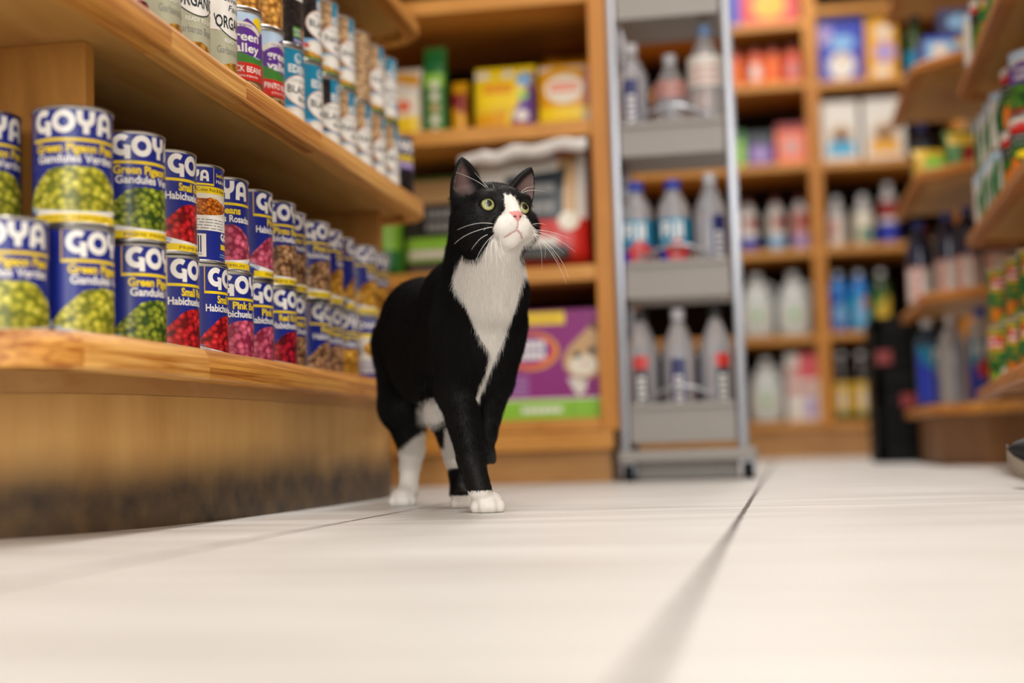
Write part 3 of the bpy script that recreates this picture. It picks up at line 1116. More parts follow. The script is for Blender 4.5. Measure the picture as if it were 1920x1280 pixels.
def pouch(name, x, y, z, w, d, h, art, base, label, cat, group=None, rz=0.0, tilt=0.0):
    t = thing(name, (x, y, z), label, cat, group, rz)
    t.rotation_euler = (tilt, 0, rz)
    link('bag_body', to_mesh('bag_body', pouch_mesh(w, d, h, base), base, smooth=True), t)
    if art:
        top = max(p[1] for it in art.items for p in it[0])
        if top > h * 960:
            stretch(art, h * 960 / top)
        # the print follows the bulge of the bag front
        def fn(u, v, off):
            vv = max(0, min(1, v / 1000 / h))
            belly = (math.sin(min(1, vv / 0.12) * math.pi / 2)) * (1 - max(0, (vv - 0.55) / 0.45) ** 1.6 * 0.94)
            uu = min(1, abs(u / 1000) / (w / 2))
            return (u / 1000, -(d * max(0.05, belly) / 2) * (1 - uu ** 4) ** 0.25 - 0.004 - off * 2, v / 1000)
        # cut wide shapes both ways so they can follow the bag
        link('front_print', art.build('front_print', fn, 10.0, vstep=12.0), t)
    return t


BOT = {}
BOT['water'] = [(0, 0), (.030, 0), (.036, .004), (.037, .02), (.0355, .06), (.037, .10), (.037, .165), (.034, .19), (.024, .215), (.014, .232), (.0135, .24)]
BOT['square'] = [(0, 0), (.030, 0), (.034, .004), (.034, .165), (.033, .178), (.027, .196), (.016, .213), (.0145, .226)]
BOT['big'] = [(0, 0), (.038, 0), (.044, .005), (.045, .05), (.042, .08), (.045, .11), (.045, .19), (.040, .22), (.024, .255), (.0145, .275), (.0145, .285)]
BOT['slim'] = [(0, 0), (.026, 0), (.030, .004), (.030, .12), (.027, .145), (.015, .165), (.012, .18)]
BOT['jar'] = [(0, 0), (.036, 0), (.040, .004), (.040, .10), (.036, .118), (.030, .122), (.030, .13)]


def bottle(kind, x, y, z, mat, cap, art, label, cat='bottle', group=None, k=1.0, kz=1.0, square=0.0, rz=0.0, cap_h=0.018, name='bottle', liquid=None):
    t = thing(name, (x, y, z), label, cat, group, rz)
    prof = [(r * k, zz * k * kz) for r, zz in BOT[kind]]
    bm = bmesh.new(); lathe(bm, prof + [(0, prof[-1][1])], 28, square=square)
    link('bottle_body', to_mesh('bottle_body', bm, mat, smooth=True), t)
    if cap:
        r, zz = prof[-1]
        bm = bmesh.new(); lathe(bm, [(0, zz - .006), (r + .0022, zz - .006), (r + .0025, zz + cap_h - .003), (r + .001, zz + cap_h - .006 + .003), (0, zz + cap_h - .003)], 20)
        link('cap', to_mesh('cap', bm, cap, smooth=True), t)
    if art:
        R = max(r for r, _ in prof) + 0.0008
        sq = square

        def fn(u, v, off):
            a = u / 1000 / R
            q = 1.0 / max(abs(math.cos(a)), abs(math.sin(a))) ** sq if sq else 1.0
            return ((R + off * 2) * q * math.sin(a), -(R + off * 2) * q * math.cos(a), v / 1000)
        link('bottle_label', art.build('bottle_label', fn, 6.0), t)
    return t


def jug(x, y, z, art, label, group=None, k=1.0, rz=0.0):
    """one-gallon jug with a moulded handle"""
    t = thing('water_jug', (x, y, z), label, 'jug', group, rz)
    prof = [(0, 0), (.062, 0), (.072, .006), (.074, .03), (.073, .14), (.066, .175), (.048, .215), (.026, .245), (.020, .25), (.020, .262)]
    bm = bmesh.new(); lathe(bm, [(r * k, zz * k) for r, zz in prof] + [(0, .262 * k)], 32, square=0.18)
    link('jug_body', to_mesh('jug_body', bm, MILKY, smooth=True), t)
    bm = bmesh.new(); tube(bm, [(.035 * k, 0.0, .235 * k), (.062 * k, 0, .222 * k), (.075 * k, 0, .19 * k), (.076 * k, 0, .15 * k), (.070 * k, 0, .13 * k)], .009 * k, 10)
    link('handle', to_mesh('handle', bm, MILKY, smooth=True), t)
    bm = bmesh.new(); lathe(bm, [(0, .255 * k), (.022 * k, .255 * k), (.022 * k, .275 * k), (0, .275 * k)], 20)
    link('cap', to_mesh('cap', bm, plain('cap_white', 'dfe3e4', noise=.02)), t)
    if art:
        R = .0752 * k

        def fn(u, v, off):
            a = u / 1000 / R
            q = 1.0 / max(abs(math.cos(a)), abs(math.sin(a))) ** 0.18
            return ((R + off * 2) * q * math.sin(a), -(R + off * 2) * q * math.cos(a), v / 1000)
        link('jug_label', art.build('jug_label', fn, 8.0), t)
    return t


# ------------------------------------------------------------------ the shelf bay behind the cat (pet food)
BAY = thing('shelf_bay', (0, 0, 0), 'tall golden pine shelf bay of pet food behind the cat', 'shelving unit')
Y0, Y1 = 2.90, 3.38
bm = bmesh.new(); add_box(bm, -0.346, Y0 - 0.012, 0.105, -0.306, Y1, 1.9, bev=.002); link('side_post', to_mesh('side_post', bm, POSTW), BAY)
bm = bmesh.new(); add_box(bm, -1.5, Y0 + 0.0, 0.105, -1.46, Y1, 1.9, bev=.002); link('side_post', to_mesh('side_post', bm, POSTW), BAY)
for zt in (0.132, 0.448, 0.752, 1.035, 1.40):
    bm = bmesh.new(); add_box(bm, -1.46, Y0, zt - 0.032 + (0.0065 if zt < .2 else 0), -0.347, Y1 - 0.012, zt, bev=.002)
    link('shelf', to_mesh('shelf', bm, FARWOOD), BAY)
bm = bmesh.new(); add_box(bm, -1.5, Y0 + 0.004, 0.0, -0.330, Y1, 0.066, bev=.001)
link('kick_board', to_mesh('kick_board', bm, wood('bay_kick', 'c08f52', '9c6c36', (1.5, 8, 8), grain=2, seed=4.4)), BAY)
bm = bmesh.new(); add_box(bm, -1.5, Y0 - 0.012, 0.067, -0.322, Y1, 0.1045, bev=.002)
link('bottom_rail', to_mesh('bottom_rail', bm, FARWOOD), BAY)
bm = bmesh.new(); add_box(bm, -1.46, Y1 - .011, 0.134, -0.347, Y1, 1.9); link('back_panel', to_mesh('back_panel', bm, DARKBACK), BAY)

# cat litter box, purple
W = 300
a = Art()
a.rect(-W / 2, 44, W / 2, 228, P('magenta'), 0); a.rect(-W / 2, 0, W / 2, 40, P('lime'), 0); a.rect(-W / 2, 40, W / 2, 44, P('offwhite'), 0)
a.rect(-W / 2, 198, 76, 224, P('yellow'), 1)
a.lines(-60, 205, 60, 217, 1, P('gold'), 2, .6)
a.ell(4, 143, 58, 40, P('amber'), 1); a.ell(0, 144, 54, 36, P('pinkred'), 2); a.ell(-2, 146, 46, 28, P('purple'), 3)
a.lines(-36, 148, 34, 166, 1, P('white'), 4, .9); a.lines(-36, 126, 34, 144, 1, P('white'), 4, .9)
a.lines(-48, 52, -4, 96, 4, P('lilac'), 2)
a.lines(-20, 14, 66, 28, 1, P('white'), 2, .8)
# portrait of a tabby cat's face looking out of the box side
a.poly([(70, 128), (84, 150), (112, 176), (140, 204), (148, 180), (149, 96), (132, 84), (108, 80), (84, 92), (72, 106)], P('tan'), 2)
a.poly([(140, 206), (126, 190), (148, 176)], P('brown'), 3)
a.ell(112, 110, 30, 22, P('cream'), 3); a.ell(100, 132, 8, 7, P('slate'), 4); a.ell(132, 140, 9, 8, P('slate'), 4)
a.poly([(110, 116), (122, 118), (116, 108)], P('rose'), 5)
a.poly([(78, 84), (120, 84), (116, 56), (102, 46), (92, 56)], P('offwhite'), 2)
a.rect(86, 3, 88, 38, P('green'), 2)
box_goods('litter_box', -0.497, 3.03, 0.1325, 0.30, 0.19, 0.228, a, P('magenta'), 'purple cat litter box with yellow banner, oval badge and cat portrait', 'box')

# big bag: white, red and black
a = Art()
a.rect(-125, 4, 120, 135, P('red'), 0)
a.rect(-125, 135, 120, 330, P('offwhite'), 0); a.rect(60, 135, 100, 330, P('tan'), 1)
a.poly([(-48, 132), (72, 134), (78, 292), (60, 276), (-52, 262)], P('slate'), 2)
a.lines(-38, 208, 56, 240, 1, P('grey'), 3, .9); a.lines(-38, 150, 56, 190, 1, P('grey'), 3, .9)
a.ell(-86, 150, 34, 20, P('red'), 3)
a.rect(-60, 22, 84, 62, P('slate'), 2); a.rect(-60, 62, 60, 86, P('offwhite'), 2); a.ell(84, 128, 22, 26, P('cream'), 4)
a.lines(-50, 30, 70, 50, 2, P('grey'), 3); a.lines(-70, 96, 40, 112, 1, P('rose'), 3)
b = pouch('pet_food_bag', -0.488, 2.995, 0.4485, 0.25, 0.14, 0.262, a, P('red'), 'red and black pet food bag with a folded white top', 'bag')
bm = bmesh.new()
nn = 20
rows = []
for j, (yy, zz) in enumerate(((-.012, .254), (-.078, .262), (-.084, .256), (-.080, .236))):
    rows.append([bm.verts.new((-.125 + .25 * i / nn + (.006 if i == nn else -.014 if i == 0 else 0), yy - .03 + .004 * math.sin(i * 1.3 + j), zz - .018 + .022 * i / nn + .004 * math.sin(i * .9) - (.012 if i < 3 and j == 1 else 0))) for i in range(nn + 1)])
for p, q in zip(rows, rows[1:]):
    for i in range(nn):
        bm.faces.new((p[i], p[i + 1], q[i + 1], q[i]))
me = to_mesh('folded_top', bm, plain('bag_white', 'ece8e2', rough=.4, noise=.02), smooth=True)
o = link('folded_top', me, b); o['label'] = 'white folded bag top'
md = o.modifiers.new('thick', 'SOLIDIFY'); md.thickness = .003

# green and black bags beside it
a = Art()
a.rect(-85, 4, 85, 120, P('lime'), 0); a.rect(-85, 120, 85, 222, P('black'), 0); a.rect(-85, 222, 85, 300, P('tan'), 0)
a.lines(-30, 138, 60, 166, 1, P('grey'), 2, .9); a.lines(-30, 178, 60, 204, 1, P('grey'), 2, .9)
a.rect(-72, 60, 84, 84, P('offwhite'), 1); a.rect(-84, 8, 84, 52, P('black'), 1); a.lines(-70, 22, 70, 40, 1, P('grey'), 2, .9)
pouch('pet_food_bag', -0.70, 3.07, 0.4485, 0.172, 0.12, 0.235, a, P('green'), 'green and black pet food bag with a tan top', 'bag')
a = Art()
a.rect(-80, 4, 80, 200, P('lime'), 0); a.rect(-60, 6, -38, 60, P('black'), 1); a.rect(-6, 4, 20, 200, P('green'), 1); a.rect(40, 10, 78, 70, P('dkgreen'), 1)
pouch('pet_food_bag', -0.876, 3.08, 0.4485, 0.165, 0.12, 0.21, a, P('green'), 'bright green pet food bag under the rounded shelf end', 'bag')

# upper bay shelf
a = Art()
a.rect(-66, 3, 66, 140, P('yellow'), 0); a.poly([(10, 3), (66, 3), (66, 140), (50, 140), (52, 100), (24, 50)], P('purple'), 1)
a.rect(-66, 128, 20, 146, P('offwhite'), 1); a.ell(44, 122, 16, 18, P('ltblue'), 2); a.ell(-18, 140, 18, 12, P('yellow'), 3)
a.lines(-44, 92, 22, 116, 2, P('orange'), 3, .75)
a.ell(44, 84, 12, 10, P('lime'), 3); a.poly([(-60, 6), (0, 6), (10, 50), (-60, 46)], P('amber'), 2); a.rect(16, 8, 48, 24, P('orange'), 3)
a.lines(-52, 50, 20, 64, 2, P('gold'), 3); a.rect(-22, 5, 0, 18, P('purple'), 3); a.ell(40, 40, 16, 12, P('offwhite'), 3)
pouch('treat_pouch', -0.548, 3.03, 0.7525, 0.135, 0.075, 0.158, a, P('yellow'), 'yellow and purple treat pouch in the upper bay', 'pouch')
a = Art()
a.rect(-64, 3, 64, 146, P('amber'), 0); a.rect(-64, 3, 64, 50, P('yellow'), 1); a.ell(-2, 92, 42, 34, P('cream'), 1)
a.lines(-34, 84, 30, 110, 2, P('salmon'), 2, .7); a.poly([(26, 3), (64, 3), (64, 50), (46, 44)], P('cream'), 2); a.rect(40, 50, 64, 146, P('rose'), 1)
a.poly([(-64, 130), (-20, 146), (40, 138), (40, 146), (-64, 146)], P('offwhite'), 2)
pouch('treat_pouch', -0.412, 3.03, 0.7525, 0.128, 0.075, 0.155, a, P('amber'), 'golden treat pouch with cream badge next to the post', 'pouch')
a = Art(); a.poly([(-50, 4), (50, 10), (60, 56), (-55, 62)], P('orange'), 0)
pouch('snack_bag', -0.435, 3.27, 0.93, 0.125, 0.05, 0.062, None, plain('orange_film', 'cf7f10', rough=.3), 'orange bag lying on top behind the golden pouch', 'bag')
box_goods('storage_carton', -0.43, 3.28, 0.7525, 0.15, 0.14, 0.176, None, plain('carton_brown', '4a3122'), 'dark brown carton behind the golden treat pouch', 'box')
a = Art(); a.rect(-22, 3, 22, 195, P('green'), 0)
for i in range(5):
    a.ell(2, 20 + i * 26, 10, 9, P('cream') if i != 2 else P('tan'), 1)
a.rect(-22, 150, 22, 200, P('dkgreen'), 1); a.rect(-22, 120, 22, 150, P('lime'), 1)
pouch('treat_pouch', -0.705, 3.03, 0.7525, 0.05, 0.05, 0.215, a, P('green'), 'tall narrow green treat pack in the upper bay', 'pouch')
a = Art(); a.rect(-16, 3, 16, 110, P('amber'), 0); a.poly([(-16, 80), (16, 60), (16, 110), (-16, 110)], P('dkred'), 1); a.rect(-16, 3, 16, 26, P('dkgreen'), 2)
pouch('treat_pouch', -0.656, 3.06, 0.7525, 0.036, 0.05, 0.14, a, P('amber'), 'small amber treat pack right beside the tall green one', 'pouch')
a = Art(); a.rect(-38, 3, 38, 60, P('yellow'), 0); a.rect(-38, 60, 38, 150, P('cream'), 0); a.ell(6, 84, 16, 14, P('salmon'), 1); a.poly([(-38, 130), (38, 110), (38, 150), (-38, 150)], P('offwhite'), 1)
a.poly([(-38, 152), (38, 130), (38, 160), (-38, 172)], P('amber'), 2)
pouch('treat_pouch', -0.778, 3.03, 0.7525, 0.085, 0.06, 0.17, a, P('cream'), 'cream and yellow treat pouch with orange sun spot', 'pouch')

# ------------------------------------------------------------------ narrow steel rack of water bottles
RX0, RX1, RY0, RY1 = -0.2965, -0.062, 2.875, 3.075
RACK = thing('bottle_rack', ((RX0 + RX1) / 2, 2.96, 0), 'narrow grey steel rack on casters holding water bottles', 'rack')
cx, cy = (RX0 + RX1) / 2, 2.96


def rpart(name, fn, mat, smooth=False):
    bm = bmesh.new(); fn(bm)
    bmesh.ops.translate(bm, verts=bm.verts, vec=(-cx, -cy, 0))
    return link(name, to_mesh(name, bm, mat, smooth=smooth), RACK)


for px, py in ((RX0, RY0), (RX1, RY0), (RX0, RY1), (RX1, RY1)):
    rpart('post', lambda bm: add_box(bm, px - .0085, py - .0085, .05, px + .0085, py + .0085, 1.42, bev=.003), CHROME, True)
TRAYS = [(0.076, 0.157), (0.368, 0.445), (0.660, 0.732), (0.946, 1.02)]
for z0, z1 in TRAYS:
    def tray(bm):
        xa, xb, ya, yb = RX0 + .012, RX1 - .012, RY0 - .002, RY1
        add_box(bm, xa, ya, z0 + .004, xb, ya + .003, z1 - .004)
        add_box(bm, xa, yb - .003, z0 + .004, xb, yb, z1 - .02)
        add_box(bm, xa, ya + .003, z0 + .006, xb, yb - .003, z0 + .009)
        add_box(bm, xa, ya - .005, z1 - .012, xb, ya + .006, z1, bev=.002)
        add_box(bm, xa, ya - .003, z0, xb, ya + .004, z0 + .008, bev=.002)
    tr = rpart('tray', tray, GREYMETAL)
    bm = bmesh.new()
    ya = RY0 + .006
    pts = [(RX0 + .03 + (RX1 - RX0 - .06) * i / 14 - cx, ya - cy, z1 - .006 + .038 * math.sin(math.pi * i / 14)) for i in range(15)]
    tube(bm, pts, .004, 8)
    link('guard_rail', to_mesh('guard_rail', bm, CHROME, smooth=True), tr)
rpart('base_frame', lambda bm: add_box(bm, RX0 - .014, RY0 - .018, .038, RX1 + .026, RY1 + .01, .062, bev=.004), GREYMETAL)
rpart('skirt_panel', lambda bm: add_box(bm, RX0 + .02, RY0 + .03, .004, RX1 - .01, RY0 + .033, .038), GREYMETAL)
for px, py in ((RX0 + .005, RY0 + .005), (RX1 + .008, RY0 + .005), (RX0 + .005, RY1 - .01), (RX1 + .008, RY1 - .01)):
    bm = bmesh.new()
    ring = [bmesh.ops.create_cone(bm, cap_ends=True, segments=20, radius1=.0165, radius2=.0165, depth=.02, matrix=Matrix.Translation((px - cx, py - cy, .0168)) @ Matrix.Rotation(math.pi / 2, 4, 'Y'))]
    ca = link('caster', to_mesh('caster', bm, BLACKPL, smooth=True), RACK)
    bm = bmesh.new(); add_box(bm, px - cx - .014, py - cy - .006, .012, px - cx - .0112, py - cy + .006, .038); add_box(bm, px - cx + .0112, py - cy - .006, .012, px - cx + .014, py - cy + .006, .038)
    add_box(bm, px - cx - .011, py - cy - .009, .034, px - cx + .011, py - cy + .009, .0382)
    link('caster_fork', to_mesh('caster_fork', bm, CHROME), ca)


def hib():
    """teal and blue wrap with a red flower, four tall white letters"""
    a = Art()
    a.rect(-66, 8, 66, 122, P('royal'), 0); a.poly([(-20, 8), (66, 8), (66, 122), (-66, 122), (-40, 70)], P('teal'), 1)
    a.poly([(-66, 8), (66, 8), (66, 60), (20, 40), (-40, 84), (-66, 90)], P('royal'), 2)
    for i, ch in enumerate('FIJI'):
        a.text(ch, -17 + i * 11.5, 92, 24, P('white'), 3, width=None if ch in 'IJ' else 12, align='c', bold=.04)
    for k in range(5):
        t = 2 * math.pi * k / 5 + .3
        a.ell(8 + 13 * math.cos(t), 68 + 11 * math.sin(t), 12, 10, P('red'), 4)
    a.ell(8, 68, 6, 5, P('dkred'), 5)
    return stretch(a, 1.29)


def smart(strip, txt, topc=None):
    a = Art()
    a.rect(-15, 6, 15, 118, P(strip), 0)
    a.lines(-8, 14, 8, 96, 9, P('white'), 1, .7)
    if topc: a.rect(-15, 104, 15, 124, P(topc), 1)
    a.rect(40, 6, 70, 118, P(strip), 0)
    return stretch(a, 1.36)


def white_band(lo, hi, c='offwhite', band=None):
    a = Art(); a.rect(-110, lo, 110, hi, P(c), 0)
    if band: a.rect(-110, hi - (hi - lo) * .25, 110, hi, P(band), 1)
    a.lines(-30, lo + 8, 30, hi - 14, 3, P('rose'), 2)
    return a


capb = plain('cap_blue', '2a3fb0', noise=.02); capw = plain('cap_white2', 'd6d6da', noise=.02); capk = plain('cap_black', '1a1a1c', noise=.02); caplb = plain('cap_light_blue', '7f9fd0', noise=.02)
GR = 'water bottles in the steel rack'
yb = 2.935
z1, z2, z3 = .0855, .3775, .6695
bottle('big', -.262, yb, z3, CLEAR, capw, smart('navy', ''), 'clear water bottle with navy label strip on the rack upper tray, by the post', group=GR, k=.78, kz=1.02)
bottle('big', -.185, yb + .05, z3, CLEAR, capw, white_band(128, 165, 'rose'), 'clear water bottle with pale red band, centre of the rack upper tray', group=GR, k=.78, kz=.95)
bottle('big', -.108, yb + .004, z3, CLEAR, caplb, white_band(135, 200), 'tall water bottle with light blue cap on the rack upper tray', group=GR, k=.85, kz=1.05)
bottle('square', -.263, yb, z2, CLEAR, capb, hib(), 'square water bottle with red flower label, nearer the wooden post', group=GR, k=1.0, square=.3)
bottle('square', -.186, yb, z2, CLEAR, capb, hib(), 'square water bottle with red flower label, centre of the middle tray', group=GR, k=1.0, square=.3)
bottle('big', -.110, yb + .005, z2, CLEAR, capw, smart('navy', ''), 'clear water bottle with navy strip beside two flower bottles', group=GR, k=.78, kz=1.06, rz=.5)
bottle('big', -.262, yb, z1, CLEAR, capk, smart('slate', '', 'red'), 'water bottle with black cap on the bottom tray, near the post', group=GR, k=.78, kz=1.12)
bottle('big', -.186, yb, z1, CLEAR, capw, smart('navy', ''), 'water bottle with white cap and navy strip on the bottom tray', group=GR, k=.78, kz=1.12)
bottle('big', -.110, yb, z1, CLEAR, capk, smart('slate', '', 'red'), 'water bottle with black cap at the aisle end of the bottom tray', group=GR, k=.78, kz=1.12, rz=.4)

# ------------------------------------------------------------------ the far shelf
FAR = thing('shelf_bay', (0, 0, 0), 'tall pine shelf across the far end of the aisle', 'shelving unit')
fy0, fy1 = 6.0, 6.42
for xa, xb in ((-0.62, -0.58), (0.19, 0.242), (0.78, 0.82)):
    bm = bmesh.new(); add_box(bm, xa, fy0 - .01, 0.1205, xb, fy1, 2.4, bev=.002); link('upright', to_mesh('upright', bm, POSTW), FAR)
for k, (xa, xb) in enumerate(((-0.579, 0.189), (0.243, 0.779))):
    for zt in ((0.152, 0.508, 0.870, 1.234, 1.580, 1.838) if k == 0 else (0.148, 0.517, 0.874, 1.228, 1.570, 1.885)):
        bm = bmesh.new(); add_box(bm, xa, fy0, zt - 0.03, xb, fy1 - .02, zt, bev=.002); link('shelf', to_mesh('shelf', bm, FARWOOD), FAR)
bm = bmesh.new(); add_box(bm, -0.62, fy0 + .02, 0.0, 0.82, fy1, 0.1195); link('kick_board', to_mesh('kick_board', bm, MATS['bay_kick']), FAR)
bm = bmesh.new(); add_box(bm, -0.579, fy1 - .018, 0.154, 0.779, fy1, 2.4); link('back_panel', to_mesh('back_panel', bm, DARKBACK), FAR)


def blank(w, h, items):
    a = Art()
    for it in items:
        if it[0] == 'r': a.rect(it[1] * w, it[2] * h, it[3] * w, it[4] * h, P(it[5]), it[6])
        else: a.ell(it[1] * w, it[2] * h, it[3] * w, it[4] * h, P(it[5]), it[6])
    return a


FY = 6.07
leaf = lambda: blank(100, 1, []).ell(0, 88, 22, 26, P('mint'), 1).ell(2, 80, 10, 16, P('green'), 2).rect(-48, 52, 48, 118, P('offwhite'), 0)
jug(-0.024, FY + .02, 0.153, leaf(), 'white water jug on the lowest far shelf', 'water jugs', .98)
jug(-0.049, FY + .02, 0.509, leaf(), 'white water jug with green label next to the steel rack', 'water jugs', .98)
jug(0.104, FY + .02, 0.509, leaf(), 'white water jug with green label against the far divider', 'water jugs', .98)
box_goods('milk_carton', 0.123, FY + .03, 0.153, 0.13, 0.10, 0.28, blank(130, 280, [('r', -.5, 0, .5, 1, 'offwhite', 0), ('r', -.1, .62, .5, 1, 'pinkred', 1), ('r', -.5, .62, -.1, .8, 'rose', 1), ('r', -.5, .4, .4, .55, 'rose', 1), ('r', .1, .05, .4, .35, 'lilac', 1)]),
          P('offwhite'), 'white and red carton beside the lowest water jug', 'carton')
ck = plain('cap_dark_red', '6e2418', noise=.02)
for i, (x, n, c1, c2) in enumerate(((-.07, 'white cleaner bottle with blue foot, first of three by the rack', 'white', 'royal'), (.045, 'grey cleaner bottle, centre of three on the far shelf', 'offwhite', 'ltblue'), (.145, 'rose labelled cleaner bottle against the far divider', 'rose', 'lilac'))):
    bottle('water', x, FY, 0.871, plain('cleaner_white', 'a9a6a4', noise=.02), ck, blank(220, 200, [('r', -.5, .05, .5, .8, c1, 0), ('r', -.5, .05, .5, .3, c2, 1), ('e', .05, .6, .12, .14, 'dkred', 2)]), n, group='cleaner bottles', k=.95, kz=.92)
box_goods('drink_pack', -.098, FY, 1.235, .055, .06, .15, blank(55, 150, [('r', -.5, 0, .5, .7, 'lime', 0), ('r', -.5, .7, .5, 1, 'green', 0)]), P('green'), 'green drink pack beside the purple one', 'pack')
box_goods('drink_pack', -.008, FY, 1.235, .108, .08, .14, blank(108, 140, [('r', -.5, 0, .5, .62, 'purple', 0), ('r', -.5, .62, .5, 1, 'slate', 0), ('e', 0, .35, .3, .2, 'lilac', 1)]), P('purple'), 'purple drink pack on the far shelf', 'pack')
box_goods('drink_pack', .122, FY, 1.235, .122, .08, .17, blank(122, 170, [('r', -.5, 0, .5, .8, 'salmon', 0), ('r', -.5, .8, .5, 1, 'dkred', 0), ('e', 0, .42, .3, .24, 'rose', 1)]), P('salmon'), 'orange red drink pack beside the purple one', 'pack')
for x, n, c1, c2 in ((-.10, 'orange jar at the rack end of the far shelf', 'salmon', 'orange'), (-.012, 'pale orange jar with white badge on the far shelf', 'salmon', 'offwhite'), (.062, 'small orange jar between pale and red jars', 'orange', 'salmon'), (.143, 'red jar against the far divider', 'pinkred', 'rose')):
    bottle('jar', x, FY, 1.581, plain('jar_salmon', 'd8623e', noise=.03, rough=.2, coat=.4), plain('jar_lid', '5a1d16', noise=.02), blank(250, 110, [('r', -.5, .06, .5, .92, c1, 0), ('e', .0, .5, .09, .32, c2, 1)]), n, 'jar', 'orange jars on the far shelf', .92, 1.2)
box_goods('snack_box', -.094, FY, 1.839, .05, .08, .2, None, P('royal'), 'blue snack box high on the far shelf', 'box')
box_goods('snack_box', .055, FY, 1.839, .235, .08, .2, blank(235, 200, [('r', -.5, 0, .5, 1, 'red', 0), ('e', .0, .4, .3, .3, 'amber', 1), ('e', .4, .3, .1, .2, 'pinkred', 1)]), P('red'), 'wide red and yellow snack box high on the far shelf', 'box')
# right-hand column
for x, n in ((.285, 'brown bottle with yellow label, by the far divider'), (.365, 'brown bottle with yellow label, nearer the black crates')):
    bottle('water', x, FY, 0.149, DARKGLASS, capw, blank(230, 240, [('r', -.5, .14, .5, .66, 'gold', 0), ('r', -.5, .08, .5, .14, 'dkgreen', 0), ('e', .0, .36, .05, .2, 'offwhite', 1)]), n, group='yellow label bottles', k=1.0, kz=1.12)
for x, n, m_, c1, c2 in ((.288, 'bright blue soap bottle by the far divider', BLUEPL, 'royal', 'cyan'), (.372, 'bright blue soap bottle with orange spot', BLUEPL, 'cyan', 'salmon'), (.462, 'green and yellow soap bottle behind the crates', GREENPL, 'green', 'gold')):
    bottle('water', x, FY, 0.518, m_, capw, blank(230, 240, [('r', -.5, .05, .5, .62, c1, 0), ('e', .02, .3, .12, .2, 'ltblue' if c1 != 'green' else 'gold', 1), ('e', .1, .5, .06, .1, c2, 2)]), n, group='soap bottles', k=1.0, kz=.98)
bottle('slim', .295, FY, .875, plain('cleaner_white', 'a9a6a4'), capw, blank(180, 150, [('r', -.5, .05, .5, .85, 'offwhite', 0), ('e', -.08, .5, .1, .3, 'rose', 1)]), 'white spray can by the far divider', 'can', None, 1.2, .9)
bottle('slim', .405, FY, .875, plain('cleaner_white', 'a9a6a4'), capw, blank(180, 150, [('r', -.5, .05, .5, .9, 'cream', 0), ('r', -.1, .1, .1, .5, 'dkgreen', 1), ('r', .1, .1, .3, .4, 'ltblue', 1)]), 'cream can between white and red ones', 'can', None, 1.3, .85)
bottle('water', .508, FY, .875, plain('cleaner_white', 'a9a6a4'), capw, blank(230, 220, [('r', -.5, .05, .5, .4, 'royal', 0), ('r', -.5, .5, .5, .8, 'dkred', 0), ('r', -.5, .4, .5, .5, 'offwhite', 0)]), 'red and blue bottle at the aisle end of the far shelf', group=None, k=1.0)
for x, w, n, c in ((.326, .15, 'white cracker box with cyan band', 'cyan'), (.502, .165, 'white cracker box with golden band', 'amber')):
    box_goods('cracker_box', x, FY, 1.229, w, .08, .255, blank(w * 1000, 255, [('r', -.5, 0, .5, 1, 'offwhite', 0), ('e', .02, .44, .3, .17, 'tan', 1), ('e', .02, .42, .22, .1, 'brown', 2), ('r', -.34, .1, .36, .33, c, 3)]), P('offwhite'), n, 'box', 'cracker boxes')
box_goods('cereal_box', .345, FY, 1.571, .185, .07, .265, blank(185, 265, [('r', -.5, 0, .5, 1, 'royal', 0), ('e', .0, .25, .3, .22, 'offwhite', 1), ('e', .02, .62, .3, .12, 'ltblue', 1), ('r', -.5, .6, -.2, .9, 'lilac', 1), ('e', .0, .4, .08, .08, 'tan', 2), ('r', .36, 0, .5, .5, 'purple', 1)]), P('royal'), 'royal blue cereal box with a white blob', 'box')
box_goods('cereal_box', .51, FY, 1.571, .125, .07, .265, blank(125, 265, [('r', -.5, 0, .5, 1, 'amber', 0), ('e', .1, .42, .34, .17, 'lilac', 1), ('e', .08, .74, .25, .1, 'offwhite', 1), ('e', .0, .12, .3, .08, 'cream', 1)]), P('amber'), 'orange cereal box with pale rings', 'box')

# ------------------------------------------------------------------ shelf unit along the other side of the aisle
RU = thing('shelf_unit', (0, 0, 0), 'pine shelf unit of vegetable cans across the aisle from the cat', 'shelving unit')
RE = [wood('pine_red_edge', 'b8742e', '8e5418', (26, 1.4, 60), grain=2.2, seed=12.0), wood('pine_red_edge_light', 'c27f38', '985c20', (26, 1.4, 60), grain=2.2, seed=14.0)]
ru_edge = [(1.0, 3.215)] + round_corner((0.6, 3.2), (0.424, 3.19), (0.412, 2.9), 0.035) + [(0.405, 2.6), (0.395, 2.27), (0.385, 1.7), (0.384, 1.3)]
ru_low = [(1.0, 3.215)] + round_corner((0.6, 3.2), (0.43, 3.19), (0.40, 2.8), 0.035) + [(0.365, 2.45), (0.34, 2.1), (0.33, 1.7), (0.33, 1.3)]
for k, zt in enumerate((0.170, 0.50, 0.822)):
    shelf_with_edge(RU, ru_edge if k else ru_low, [(1.0, 1.3), (1.0, 3.1)], zt, 0.0245, RE, (1.9, 2.5))
kl = [(1.0, 3.16), (0.66, 3.14), (0.60, 3.10), (0.59, 2.9), (0.585, 2.2), (0.585, 1.3)]
bm = bmesh.new(); prism(bm, kl + offset_poly(kl, -.018)[::-1], 0.0, 0.1445); link('kick_board', to_mesh('kick_board', bm, KICK), RU)
for zz in ((0.1702, 0.4755), (0.5002, 0.7975), (0.8222, 1.15)):
    bm = bmesh.new(); add_box(bm, 0.545, 3.10, zz[0], 1.0, 3.119, zz[1]); link('divider_panel', to_mesh('divider_panel', bm, PANELW), RU)
